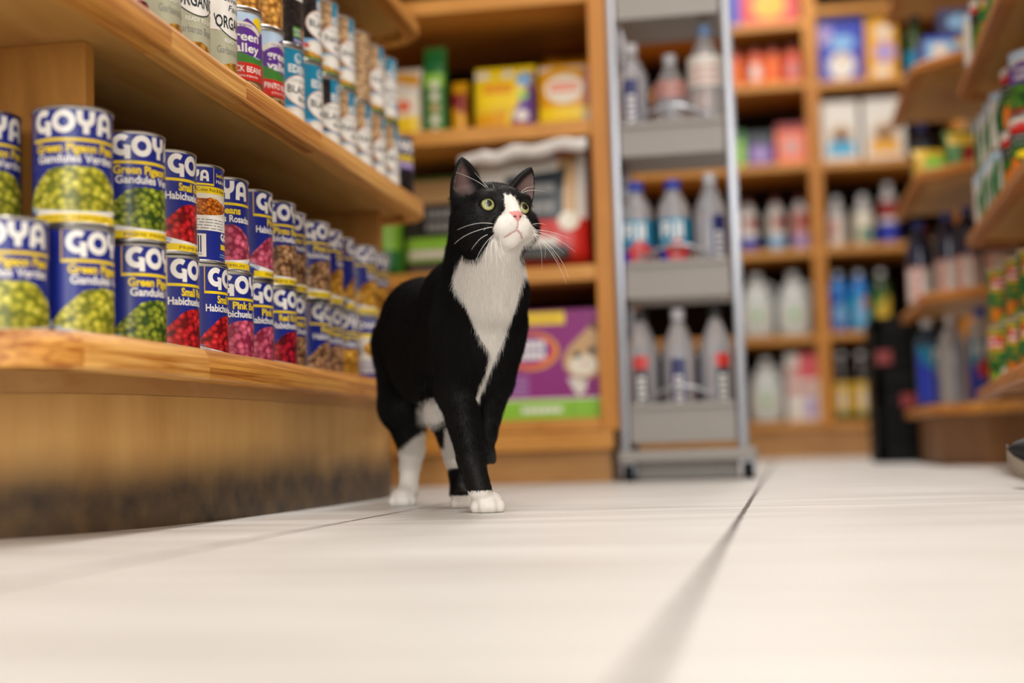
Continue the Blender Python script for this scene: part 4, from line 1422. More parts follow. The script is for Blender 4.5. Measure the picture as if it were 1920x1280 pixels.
bm = bmesh.new(); add_box(bm, 0.98, 1.3, 0.0, 1.0, 3.1, 1.15); link('back_panel', to_mesh('back_panel', bm, DARKBACK), RU)


def right_can(kind, edge_px, py, D, z, turn, label):
    p = at(edge_px + FPX * CAN_R / D, py, D)
    can(kind, p[0], p[1], z, turn, label, 'vegetable cans across the aisle')


n = 0
TW = dict(wg_a='white and green beet can', wg_b='white and green bean can', wg_c='white and green carrot can', glory='red and black greens can', vveg='purple and green string bean can', dm_a='green mixed vegetable can', dm_b='green bean can with red logo')
for i, (D, px) in enumerate(((2.985, 1823), (2.90, 1834), (2.815, 1845), (2.73, 1856), (2.55, 1879), (2.44, 1896))):
    right_can(('wg_b', 'wg_c', 'wg_a', 'wg_b', 'glory', 'vveg')[i], px, 200, D, .5006 + CAN_H, (-10, 10, 0, 20, -25, -20)[i], '%s, %s of the top layer across the aisle' % (TW[('wg_b', 'wg_c', 'wg_a', 'wg_b', 'glory', 'vveg')[i]], ORD[i]))
    right_can(('wg_b', 'wg_a', 'wg_c', 'wg_a', 'glory', 'glory')[i], px, 300, D, .5006, (15, -10, 5, 0, -15, -30)[i], '%s, %s in the bottom layer across the aisle' % (TW[('wg_b', 'wg_a', 'wg_c', 'wg_a', 'glory', 'glory')[i]], ORD[i]))
for i, (D, px) in enumerate(((2.78, 1852), (2.62, 1886), (2.50, 1911))):
    right_can(('dm_a', 'dm_a', 'dm_b')[i], px, 530, D, .1706 + CAN_H, (-14, -26, -10)[i], '%s, %s in the upper layer near the floor' % (TW[('dm_a', 'dm_a', 'dm_b')[i]], ORD[i]))
    right_can(('dm_b', 'dm_a', 'dm_a')[i], px, 640, D, .1706, (-50, -20, -16)[i], '%s, %s in the lowest layer near the floor' % (TW[('dm_b', 'dm_a', 'dm_a')[i]], ORD[i]))
for i, (D, px) in enumerate(((2.92, 1806), (2.83, 1821), (2.74, 1836), (2.65, 1852))):
    right_can(('wg_c', 'glory', 'dm_a', 'dm_b')[i], px, 60, D, .8226, (40, 0, -10, -20)[i], '%s, %s on the highest shelf across the aisle' % (TW[('wg_c', 'glory', 'dm_a', 'dm_b')[i]], ORD[i]))

# ------------------------------------------------------------------ the next unit behind it, its rounded end facing us
FU = thing('shelf_unit', (0, 0, 0), 'pine shelf unit with rounded end behind the vegetable cans, dark bottles on it', 'shelving unit')
fu_edge = [(0.372, 4.22), (0.371, 4.1)] + round_corner((0.37, 3.9), (0.368, 3.60), (0.48, 3.46), 0.05) + [(0.56, 3.40), (0.66, 3.365), (0.80, 3.35), (1.1, 3.345)]
for k, zt in enumerate((0.150, 0.424, 0.725, 0.995, 1.30)):
    shelf_with_edge(FU, fu_edge, [(1.1, 4.22)], zt, 0.0255, RE if k else [PINE_B, RE[1]], (3.5,))
kl = [(0.41, 4.22), (0.41, 3.74), (0.50, 3.52), (0.62, 3.43), (0.8, 3.40), (1.1, 3.395)]
bm = bmesh.new(); prism(bm, kl + offset_poly(kl, -.018)[::-1], 0.0, 0.1235); link('kick_board', to_mesh('kick_board', bm, wood('kick_brown', '9a6c3c', '7a5028', (10, 10, 1.5), grain=2, seed=6.6)), FU)
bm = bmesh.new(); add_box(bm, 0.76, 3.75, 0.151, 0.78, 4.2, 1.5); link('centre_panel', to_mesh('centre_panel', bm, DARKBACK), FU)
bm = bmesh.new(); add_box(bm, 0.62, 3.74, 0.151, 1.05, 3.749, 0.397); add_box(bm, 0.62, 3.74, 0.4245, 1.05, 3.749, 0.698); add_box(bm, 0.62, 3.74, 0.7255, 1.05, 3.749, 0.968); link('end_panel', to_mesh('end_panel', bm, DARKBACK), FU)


def put(px, py, D):
    p = at(px, py, D)
    return p[0], p[1]


def vita():
    a = Art(); a.rect(-74, 6, 34, 100, P('offwhite'), 0); a.rect(-74, 92, 34, 100, P('rose'), 1)
    v, f = glyphs('VITA', .03)
    k = 78 / (max(q[0] for q in v) or 1)
    a.add([(-14 - q[1] * 26, 12 + q[0] * k) for q in v], f, P('pinkred'), 2)
    a.add([(-54 - q[1] * 26, 12 + q[0] * k) for q in v], f, P('pinkred'), 2)
    a.add([(26 - q[1] * 20, 12 + q[0] * k) for q in v], f, P('rose'), 2)
    return a


capdb = plain('cap_dark_blue', '303f86', noise=.02)
for px, D, n, tn in ((1724, 3.83, 'dark bottle with white label at the rounded shelf corner', .3), (1779, 3.68, 'dark bottle with white label, between two like it', 0), (1817, 3.60, 'dark bottle with white label under the can shelf corner', -.25), (1874, 3.55, 'dark bottle half hidden behind the can shelf corner', -.3)):
    x, y = put(px, 480, D)
    bottle('water', x, y, .4246, DARKBLUE, capdb, vita(), n, group='dark white-label bottles', k=.95, kz=.92, rz=tn)
x, y = put(1742, 680, 3.74); bottle('square', x, y, .1506, plain('teal_bottle', '27445c', rough=.12, coat=.5), capw, hib(), 'teal bottle with red flower, deepest on the low shelf', group=GR, k=.95, kz=1.0, square=.3, rz=.9)
x, y = put(1786, 680, 3.66); bottle('big', x, y, .1506, CLEAR, capw, None, 'plain clear bottle between two flower label bottles', group=GR, k=.82, kz=.92)
x, y = put(1842, 660, 3.57); bottle('square', x, y, .1506, CLEAR, capb, hib(), 'large square flower label bottle under the bottom can shelf', group=GR, k=1.0, square=.3, rz=-.1)
for px, py, D, w, h, n, c, art in ((1748, 290, 3.62, .10, .075, 'yellow green bag on the shelf above the dark bottles', 'gold', [('r', -.5, 0, .5, 1, 'gold', 0), ('e', .0, .5, .3, .3, 'lime', 1), ('r', -.5, 0, .5, .2, 'green', 1)]),
                                   (1812, 275, 3.55, .11, .105, 'green bag with red fruit above the dark bottles', 'green', [('r', -.5, 0, .5, 1, 'green', 0), ('e', .05, .4, .24, .3, 'dkred', 1), ('r', -.5, .7, .5, 1, 'gold', 1)]),
                                   (1872, 262, 3.53, .06, .12, 'dark green bag next to the red fruit bag', 'dkgreen', [('r', -.5, 0, .5, 1, 'dkgreen', 0), ('e', 0, .5, .3, .3, 'gold', 1)])):
    x, y = put(px, py, D)
    pouch('veggie_bag', x, y, .7256, w, .05, h, blank(w * 900, h * 900, art), P(c), n, 'bag', None, rz=.1)
x, y = put(1773, 80, 3.60)
a = blank(125, 70, [('r', -.5, 0, .5, 1, 'royal', 0), ('r', -.5, .1, .5, .9, 'ltblue', 1), ('e', -.2, .5, .16, .3, 'offwhite', 2), ('r', .1, .7, .5, .95, 'gold', 3), ('r', -.3, 0, .5, .16, 'green', 3)])
box_goods('wipes_pack', x, y, .9956, .125, .10, .075, a, P('royal'), 'blue wipes pack, lower of two on the high shelf', 'pack', None, .08)
box_goods('wipes_pack', x + .03, y + .01, 1.071, .10, .09, .07, blank(100, 70, [('r', -.5, 0, .5, 1, 'navy', 0), ('e', 0, .5, .3, .3, 'ltblue', 1)]), P('navy'), 'dark blue wipes pack resting on another', 'pack', None, .02)
bottle('slim', .415, 3.86, .9956, GREENPL, capk, blank(150, 120, [('r', -.5, .1, .5, .8, 'teal', 0)]), 'small green bottle at the corner of the high shelf')
bottle('water', .425, 3.92, .7256, DARKBLUE, capdb, blank(200, 190, [('r', -.3, .2, .3, .7, 'slate', 0)]), 'navy bottle at the corner over the dark bottles', k=.9, kz=.8)
bottle('water', .425, 4.02, .4246, DARKGLASS, plain('cap_red', '9a2020', noise=.02), blank(200, 190, [('r', -.5, .1, .5, .7, 'dkred', 0)]), 'dark red bottle around the shelf corner', k=.95, kz=.92)
bottle('water', .425, 4.13, .4246, DARKGLASS, capk, blank(200, 190, [('r', -.5, .1, .5, .7, 'slate', 0)]), 'dark grey bottle around the shelf corner', k=.95, kz=.92)

# black crates on the floor
for k, n in enumerate(('black slotted crate standing on the floor', 'black slotted crate stacked upon another')):
    z = k * .214
    t = thing('crate', (.398, 4.46, z), n, 'crate', 'black crates')
    w, d, h = .205, .32, .213
    bm = bmesh.new()
    for (x0, y0, x1, y1) in ((-w / 2, -d / 2, w / 2, -d / 2 + .008), (-w / 2, d / 2 - .008, w / 2, d / 2), (-w / 2, -d / 2 + .008, -w / 2 + .008, d / 2 - .008), (w / 2 - .008, -d / 2 + .008, w / 2, d / 2 - .008)):
        add_box(bm, x0, y0, 0, x1, y1, .06); add_box(bm, x0, y0, .075, x1, y1, .1); add_box(bm, x0, y0, .115, x1, y1, .14); add_box(bm, x0, y0, .155, x1, y1, h)
    for sx in (-1, 1):
        for sy in (-1, 1):
            add_box(bm, sx * (w / 2 - .012) - .012, sy * (d / 2 - .012) - .012, 0, sx * (w / 2 - .012) + .012, sy * (d / 2 - .012) + .012, h)
    add_box(bm, -w / 2, -d / 2, .0, w / 2, d / 2, .006)
    for (x0, y0, x1, y1) in ((-w / 2 + .012, -d / 2 + .010, w / 2 - .012, -d / 2 + .013), (-w / 2 + .010, -d / 2 + .014, -w / 2 + .013, d / 2 - .014), (w / 2 - .013, -d / 2 + .014, w / 2 - .010, d / 2 - .014)):
        add_box(bm, x0, y0, .006, x1, y1, h - .01)
    link('crate_body', to_mesh('crate_body', bm, BLACKPL), t)
    bm = bmesh.new(); add_box(bm, -.095 if k else -.03, -d / 2 - .002, .075 if k else .16, -.05 if k else .02, -d / 2, .115 if k else .2)
    o = link('tag', to_mesh('tag', bm, P('dkred')), t); o['label'] = 'red tag'

# sneaker of someone standing across the aisle
def shoe():
    sp = at(1889, 860, 1.9)
    t = thing('shoe', (sp[0], sp[1], 0), 'black sneaker with worn pale sole beside the pine kick board', 'shoe', None, -.25)
    bm = bmesh.new()
    st = [(.0, .010, .034, .050), (.003, .018, .029, .056), (.010, .027, .021, .062), (.026, .036, .012, .068), (.05, .041, .005, .072), (.075, .044, .002, .075), (.12, .045, .001, .088), (.17, .038, .001, .10), (.22, .036, .001, .10), (.262, .032, .003, .095), (.275, .012, .012, .08)]
    def ringset(bm, lo, hi):
        rings = []
        for x, hw, zb, zt in st:
            a, b = lo(zb, zt), hi(zb, zt)
            ring = []
            for k in range(16):
                ang = 2 * math.pi * k / 16
                c, s_ = math.cos(ang), math.sin(ang)
                q = 1 / (abs(c) ** 3 + abs(s_) ** 3) ** (1 / 3)
                ring.append(bm.verts.new((x, max(hw, .006) * c * q, (a + b) / 2 + (b - a) / 2 * s_ * q)))
            rings.append(ring)
        for p, r in zip(rings, rings[1:]):
            for k in range(16):
                bm.faces.new((p[k], p[(k + 1) % 16], r[(k + 1) % 16], r[k]))
        bm.faces.new(rings[0][::-1]); bm.faces.new(rings[-1])
    ringset(bm, lambda a, b: a, lambda a, b: a + .026)
    o = link('sole', to_mesh('sole', bm, plain('shoe_sole', '8d8070', rough=.7, noise=.2), smooth=True), t); o['label'] = 'worn tan sole'
    bm = bmesh.new(); ringset(bm, lambda a, b: a + .022, lambda a, b: b)
    link('upper', to_mesh('upper', bm, plain('shoe_black', '131214', rough=.6, noise=.1), smooth=True), t)
shoe()

# ------------------------------------------------------------------ the cat: one continuous body grown from a distance field
CATC = []   # primitives: (kind, data..., blend, flow, fur length)


def cm(px, py, D):
    return at(px, py, D)


class Field:
    def __init__(self, lo, hi, h):
        self.lo = np.array(lo, float); self.h = h
        self.n = np.ceil((np.array(hi) - self.lo) / h).astype(int) + 1
        self.f = np.full(self.n, 0.03, np.float32)

    def sub(self, lo, hi):
        a = np.clip(np.floor((np.array(lo) - self.lo) / self.h).astype(int), 0, self.n - 1)
        b = np.clip(np.ceil((np.array(hi) - self.lo) / self.h).astype(int) + 1, 1, self.n)
        g = [self.lo[i] + self.h * np.arange(a[i], b[i]) for i in range(3)]
        X, Y, Z = np.meshgrid(*g, indexing='ij', sparse=True)
        return (slice(a[0], b[0]), slice(a[1], b[1]), slice(a[2], b[2])), X, Y, Z

    def union(self, sl, d, k):
        a = self.f[sl]
        h = np.maximum(k - np.abs(a - d), 0) / k
        self.f[sl] = np.minimum(a, d) - h * h * k * 0.25

    def carve(self, sl, d, k):
        a = self.f[sl]
        h = np.maximum(k - np.abs(a + d), 0) / k
        self.f[sl] = np.maximum(a, -d) + h * h * k * 0.25


def d_cone(X, Y, Z, a, b, ra, rb):
    ab = b - a
    L2 = float(ab @ ab) or 1e-9
    t = np.clip(((X - a[0]) * ab[0] + (Y - a[1]) * ab[1] + (Z - a[2]) * ab[2]) / L2, 0, 1)
    return np.sqrt((X - a[0] - t * ab[0]) ** 2 + (Y - a[1] - t * ab[1]) ** 2 + (Z - a[2] - t * ab[2]) ** 2) - (ra + t * (rb - ra))


def d_ell(X, Y, Z, c, M, r):
    """M: rows are the ellipsoid's axes"""
    x, y, z = X - c[0], Y - c[1], Z - c[2]
    q = [(x * M[i][0] + y * M[i][1] + z * M[i][2]) for i in range(3)]
    k0 = np.sqrt(sum((q[i] / r[i]) ** 2 for i in range(3)))
    k1 = np.sqrt(sum((q[i] / r[i] ** 2) ** 2 for i in range(3))) + 1e-9
    return k0 * (k0 - 1) / k1


def unit(v):
    v = np.array(v, float)
    return v / np.linalg.norm(v)


# head frame: the head looks up and to its own left
AZ, EL = math.radians(32), math.radians(12)
CT = -_F
_f = math.sin(AZ) * math.cos(EL) * _R + math.sin(EL) * _U + math.cos(AZ) * math.cos(EL) * CT
_l = math.cos(AZ) * _R - 0.03 * _U - math.sin(AZ) * CT
_l = unit(_l - (_l @ _f) * _f)
_u = np.cross(_f, _l)
HEAD = at(925, 404, 1.60)
HM = np.array([_l, _u, _f])       # rows: cat's own left (screen right), up, forward


def hp(x, y, z):
    """point in the head's own frame, cm"""
    return HEAD + (_l * x + _u * y + _f * z) * 0.01


WX, WY, WZ = np.array([1., 0, 0]), np.array([0, 1., 0]), np.array([0, 0, 1.])
DOWN = -WZ
BACKW = unit(at(775, 640, 1.95) - at(893, 610, 1.72))     # chest -> rump
PR = []


def cone(a, b, ra, rb, k=1.4, flow=None, fur=8.0):
    a, b = np.array(a), np.array(b)
    PR.append(('c', a, b, ra * .01, rb * .01, k * .01, unit(flow if flow is not None else (b - a)), fur))


def ball(p, r, k=1.4, flow=DOWN, fur=8.0):
    PR.append(('c', np.array(p), np.array(p) + 1e-4, r * .01, r * .01, k * .01, unit(flow), fur))


def ell(p, M, r, k=1.0, flow=DOWN, fur=5.0):
    PR.append(('e', np.array(p), np.array(M), np.array(r) * .01, None, k * .01, unit(flow), fur))


BD = unit(BACKW + 0.55 * DOWN)
# trunk
cone(cm(888, 612, 1.73), cm(826, 628, 1.84), 5.7, 5.9, 2.0, BD, 9)
cone(cm(826, 628, 1.84), cm(780, 640, 1.95), 5.9, 5.5, 2.0, BD, 9)
cone(cm(912, 560, 1.67), cm(893, 650, 1.70), 4.3, 4.3, 2.2, DOWN, 9)          # chest
cone(cm(905, 640, 1.68), cm(900, 690, 1.70), 3.6, 2.8, 2.0, DOWN, 9)          # brisket
ball(cm(866, 560, 1.75), 4.7, 2.0, BD, 9)                                     # withers
ball(cm(798, 602, 1.88), 5.6, 2.0, BD, 9)
ball(cm(800, 690, 1.86), 4.4, 2.2, BACKW, 9)                                  # belly
# neck
cone(hp(-.55, -1.2, -1.8), cm(900, 556, 1.69), 3.35, 4.7, 1.8, unit(DOWN + .25 * BACKW), 9)
cone(hp(-0.2, -3.2, -0.6), cm(922, 545, 1.645), 2.9, 3.9, 1.6, DOWN, 8)
# planted foreleg
cone(cm(868, 610, 1.69), cm(858, 730, 1.71), 3.4, 2.45, 1.6, DOWN, 7)
cone(cm(858, 730, 1.71), cm(884, 862, 1.66), 2.4, 1.45, 1.2, DOWN, 5)
cone(cm(884, 862, 1.66), cm(899, 918, 1.645), 1.45, 1.4, 0.9, DOWN, 2.5)
# lifted foreleg
cone(cm(934, 612, 1.69), cm(928, 712, 1.735), 3.0, 2.0, 1.6, DOWN, 8)
cone(cm(928, 712, 1.735), cm(909, 815, 1.725), 2.0, 1.25, 1.2, DOWN, 6)
cone(cm(909, 815, 1.725), cm(910, 846, 1.76), 1.2, 1.05, 0.8, DOWN, 3)
for dx, dz in ((-8, 0), (0, -.008), (8, 0)):
    cone(cm(914 + dx * .6, 846, 1.755 + dz), cm(915 + dx, 862, 1.775 + dz), .62, .5, 0.3, DOWN, 2)
# near hind leg
cone(cm(772, 655, 1.95), cm(757, 760, 1.91), 4.9, 3.1, 1.8, DOWN, 9)
cone(cm(757, 760, 1.91), cm(772, 842, 1.985), 2.9, 1.55, 1.3, DOWN, 6)
cone(cm(772, 842, 1.985), cm(765, 922, 1.95), 1.5, 1.25, 0.9, DOWN, 4)
cone(cm(765, 922, 1.955), cm(754, 935, 1.925), 1.25, 1.2, 0.8, DOWN, 3)
# far hind leg
cone(cm(830, 690, 1.86), cm(834, 776, 1.815), 3.5, 2.1, 1.6, DOWN, 8)
cone(cm(834, 776, 1.815), cm(855, 858, 1.88), 1.9, 1.25, 1.1, DOWN, 6)
cone(cm(855, 858, 1.88), cm(863, 922, 1.83), 1.2, 1.15, 0.8, DOWN, 4)
cone(cm(862, 926, 1.83), cm(870, 934, 1.80), 1.15, 1.1, 0.7, DOWN, 3)
# tail, hanging behind the hind legs
cone(cm(765, 590, 2.03), cm(768, 660, 2.12), 1.6, 1.3, 1.0, DOWN, 9)
cone(cm(768, 660, 2.12), cm(775, 760, 2.16), 1.3, 1.1, 0.8, DOWN, 9)
cone(cm(775, 760, 2.16), cm(790, 800, 2.22), 1.1, .8, 0.8, BACKW, 9)


def paw(c, fwd, s=1.0, D=1.63, k=.45):
    """four toes around a pad; c: middle of the paw on the floor"""
    fwd = unit([fwd[0], fwd[1], 0])
    side = np.cross(fwd, WZ)
    c = np.array([c[0], c[1], 0.0])
    ell(c - fwd * .006 * s + WZ * .0125 * s, [side, fwd, WZ], [1.75 * s, 1.7 * s, 1.2 * s], .7, fwd, 2)
    for t, f_, r in ((-1.36, .55, .78), (-.47, 1.12, .86), (.47, 1.12, .86), (1.36, .55, .78)):
        p = c + side * t * .01 * s + fwd * f_ * .01 * s
        ell(p + WZ * (r * .0088 * s), [side, fwd, WZ], [r * .84 * s, r * 1.2 * s, r * 1.0 * s], .38, fwd, 1.5)


FACE = -_C + 0
tocam = unit([-at(914, 950, 1.64)[0], -at(914, 950, 1.64)[1], 0])
p = at(914, 941, 1.652); paw(p, tocam, 1.02)
p = at(754, 938, 1.93); paw(p, unit([-p[0] + .1, -p[1], 0]), .95)
p = at(870, 938, 1.80); paw(p, unit([-p[0] + .2, -p[1], 0]), .9)

# head
FB = -_f
ell(hp(0.1, 0.35, -0.7), HM, [4.25, 3.45, 4.2], 1.2, unit(FB + .2 * _u), 5)
for s in (-1, 1):
    ell(hp(2.75 * s, -1.5, .4), HM, [2.35, 2.3, 2.5], 1.3, unit(FB + .7 * s * _l - .5 * _u), 7)          # cheek
    ell(hp(.92 * s, -2.4, 3.5), HM, [1.5, 1.25, 1.4], .7, unit(FB + .9 * s * _l - .3 * _u), 3)        # whisker pad
    ell(hp(2.1 * s, 1.35, 2.3), HM, [1.5, .8, 1.2], .8, unit(FB + .6 * _u), 3)                            # brow
cone(hp(0, 1.2, 2.5), hp(0, -1.0, 4.25), 1.35, .78, 1.1, unit(_u - .4 * _f), 2.5)                         # bridge of the nose
ell(hp(0, -3.65, 2.75), HM, [1.2, .85, 1.2], .6, unit(FB - .6 * _u), 4)                                   # chin
ell(hp(0, -1.42, 4.60), HM, [.80, .50, .45], .25, _u, 0)                                                  # nose leather
EYES = [hp(-2.22, .22, 2.32), hp(2.22, .22, 2.32)]
EARS = [(hp(-2.7, 2.15, -.6), hp(-3.95, 6.35, .7), unit(.90 * _l + .42 * _u), 2.15), (hp(3.75, 2.15, -.6), hp(5.15, 6.0, .9), unit(.86 * _l - .36 * _u), 1.95)]


def ear_frame(e):
    b, t, w, W0 = e
    ax = t - b
    L = np.linalg.norm(ax); ax = ax / L
    w = unit(w - (w @ ax) * ax)
    nrm = np.cross(w, ax)
    if nrm @ (_f) < 0:
        nrm = -nrm
    side = 1 if (b - HEAD) @ _l > 0 else -1
    nrm = unit(nrm + 0.25 * side * w)
    w = unit(w - (w @ nrm) * nrm)
    return b, ax, w, nrm, L, W0 * .01


def ear_coords(X, Y, Z, e):
    b, ax, w, nrm, L, W0 = ear_frame(e)
    x, y, z = X - b[0], Y - b[1], Z - b[2]
    return ((x * ax[0] + y * ax[1] + z * ax[2]) / L, x * w[0] + y * w[1] + z * w[2], x * nrm[0] + y * nrm[1] + z * nrm[2], L, W0)


def ear_r(s, W0):
    s = np.clip(s, -.25, 1)
    return W0 * np.clip(1 - np.maximum(s, 0) ** 1.7, 0, 1) ** .75


def build_cat():
    lo = np.array([1e9] * 3); hi = -lo
    for p_ in PR:
        r = max(p_[3], p_[4]) if p_[0] == 'c' else max(p_[3])
        pts = (p_[1], p_[2]) if p_[0] == 'c' else (p_[1],)
        for q in pts:
            lo = np.minimum(lo, q - r); hi = np.maximum(hi, q + r)
    for e in EARS:
        hi = np.maximum(hi, e[1] + .006); lo = np.minimum(lo, e[1] - .006)
    F_ = Field(lo - .008, hi + .008, 0.00135)
    for p_ in PR:
        k = p_[5]
        if p_[0] == 'c':
            m = max(p_[3], p_[4]) + k + .004
            sl, X, Y, Z = F_.sub(np.minimum(p_[1], p_[2]) - m, np.maximum(p_[1], p_[2]) + m)
            F_.union(sl, d_cone(X, Y, Z, p_[1], p_[2], p_[3], p_[4]).astype(np.float32), k)
        else:
            m = max(p_[3]) + k + .004
            sl, X, Y, Z = F_.sub(p_[1] - m, p_[1] + m)
            F_.union(sl, d_ell(X, Y, Z, p_[1], p_[2], p_[3]).astype(np.float32), k)
    for e in EARS:
        c = (e[0] + e[1]) / 2
        sl, X, Y, Z = F_.sub(c - .05, c + .05)
        s, u, n_, L, W0 = ear_coords(X, Y, Z, e)
        R_ = ear_r(s, W0)
        d = (np.sqrt(u ** 2 + (n_ * 1.75) ** 2) - R_) * .6
        d = np.maximum(d, (s - 1) * L); d = np.maximum(d, (-.22 - s) * L)
        F_.union(sl, d.astype(np.float32), .006)
        Ri = (ear_r(s, W0) - .0026) * np.sqrt(np.clip((s + .02) / .3, 0, 1))
        di = (np.sqrt(u ** 2 + ((n_ - .0085) * 1.15) ** 2) - Ri) * .75
        di = np.maximum(di, (s - .9) * L); di = np.maximum(di, (-.02 - s) * L)
        F_.carve(sl, di.astype(np.float32), .002)
    # eye sockets, nostrils, mouth line
    for e in EYES:
        c = e + _f * .0095
        sl, X, Y, Z = F_.sub(c - .012, c + .012)
        F_.carve(sl, (np.sqrt((X - c[0]) ** 2 + (Y - c[1]) ** 2 + (Z - c[2]) ** 2) - .0068).astype(np.float32), .002)
        sl, X, Y, Z = F_.sub(e - .015, e + .015)
        F_.carve(sl, (np.sqrt((X - e[0]) ** 2 + (Y - e[1]) ** 2 + (Z - e[2]) ** 2) - .0096).astype(np.float32), .001)
    for a, b, r in MOUTH:
        sl, X, Y, Z = F_.sub(np.minimum(a, b) - .004, np.maximum(a, b) + .004)
        F_.carve(sl, d_cone(X, Y, Z, a, b, r, r).astype(np.float32), .0012)
    return surface_nets(F_)


MOUTH = [(hp(0, -1.9, 4.95), hp(0, -3.0, 4.62), .0006), (hp(0, -3.0, 4.62), hp(-.6, -3.35, 4.4), .0008), (hp(-.6, -3.35, 4.4), hp(-1.4, -3.85, 3.5), .0008),
         (hp(0, -3.0, 4.62), hp(.6, -3.35, 4.4), .0008), (hp(.6, -3.35, 4.4), hp(1.4, -3.85, 3.5), .0008),
         (hp(-.34, -1.62, 5.03), hp(-.42, -1.56, 4.8), .0008), (hp(.34, -1.62, 5.03), hp(.42, -1.56, 4.8), .0008)]


def surface_nets(F_):
    f = F_.f
    n = f.shape
    s = f < 0
    cell = np.zeros((n[0] - 1, n[1] - 1, n[2] - 1), np.uint8)
    for i in (0, 1):
        for j in (0, 1):
            for k in (0, 1):
                cell += s[i:n[0] - 1 + i, j:n[1] - 1 + j, k:n[2] - 1 + k]
    idx = np.argwhere((cell > 0) & (cell < 8))
    vid = np.full(cell.shape, -1, np.int32)
    vid[tuple(idx.T)] = np.arange(len(idx))
    acc = np.zeros((len(idx), 3)); cnt = np.zeros(len(idx))
    corners = [(i, j, k) for i in (0, 1) for j in (0, 1) for k in (0, 1)]
    for a in corners:
        for ax in range(3):
            if a[ax]:
                continue
            b = list(a); b[ax] = 1
            fa = f[tuple((idx + a).T)]; fb = f[tuple((idx + b).T)]
            m = (fa < 0) != (fb < 0)
            t = np.zeros(len(idx)); t[m] = fa[m] / (fa[m] - fb[m])
            pt = np.tile(np.array(a, float), (len(idx), 1)); pt[:, ax] = t
            acc[m] += pt[m]; cnt[m] += 1
    verts = F_.lo + F_.h * (idx + acc / cnt[:, None])
    faces = []
    for ax in range(3):
        o1, o2 = [(1, 2), (2, 0), (0, 1)][ax]
        sl0 = [slice(None)] * 3; sl1 = [slice(None)] * 3
        sl0[ax] = slice(0, n[ax] - 1); sl1[ax] = slice(1, n[ax])
        ch = np.argwhere(s[tuple(sl0)] != s[tuple(sl1)])
        ch = ch[(ch[:, o1] > 0) & (ch[:, o2] > 0) & (ch[:, o1] < n[o1] - 1) & (ch[:, o2] < n[o2] - 1)]
        ins = s[tuple(ch.T)]
        q = []
        for d1, d2 in ((1, 1), (0, 1), (0, 0), (1, 0)):
            c = ch.copy(); c[:, o1] -= d1; c[:, o2] -= d2
            q.append(vid[tuple(c.T)])
        q = np.stack(q, 1)
        q[~ins] = q[~ins][:, ::-1]
        faces.append(q)
    return verts, np.concatenate(faces)


def proj2(Pts):
    v = Pts - _C
    d = v @ _F
    return 960 + FPX * (v @ _R) / d, 640 - FPX * (v @ _U) / d


def inside(poly, x, y):
    r = np.zeros(len(x), bool)
    n = len(poly)
    for i in range(n):
        x0, y0 = poly[i]; x1, y1 = poly[(i + 1) % n]
        c = ((y0 > y) != (y1 > y))
        xi = x0 + (y - y0) * (x1 - x0) / ((y1 - y0) if y1 != y0 else 1e-9)
        r ^= c & (x < xi)
    return r


# markings, outlined on the face and on the chest as the cat faces us
BLAZE = [(945, 360), (950, 366), (957, 364), (964, 369), (970, 378), (975, 388), (981, 398), (988, 408), (994, 418), (1001, 427), (1003, 438), (999, 449), (990, 456), (980, 462),
         (974, 478), (976, 492), (985, 496), (972, 558), (961, 593), (945, 636), (926, 679), (911, 716), (897, 752), (892, 748), (899, 722), (910, 699), (919, 661), (902, 636), (884, 601),
         (872, 570), (850, 535), (850, 511), (858, 492), (866, 478), (874, 486), (886, 487), (897, 483), (908, 468), (918, 455), (925, 444), (926, 436), (924, 428), (932, 412), (940, 402), (947, 394), (947, 384), (945, 374)]


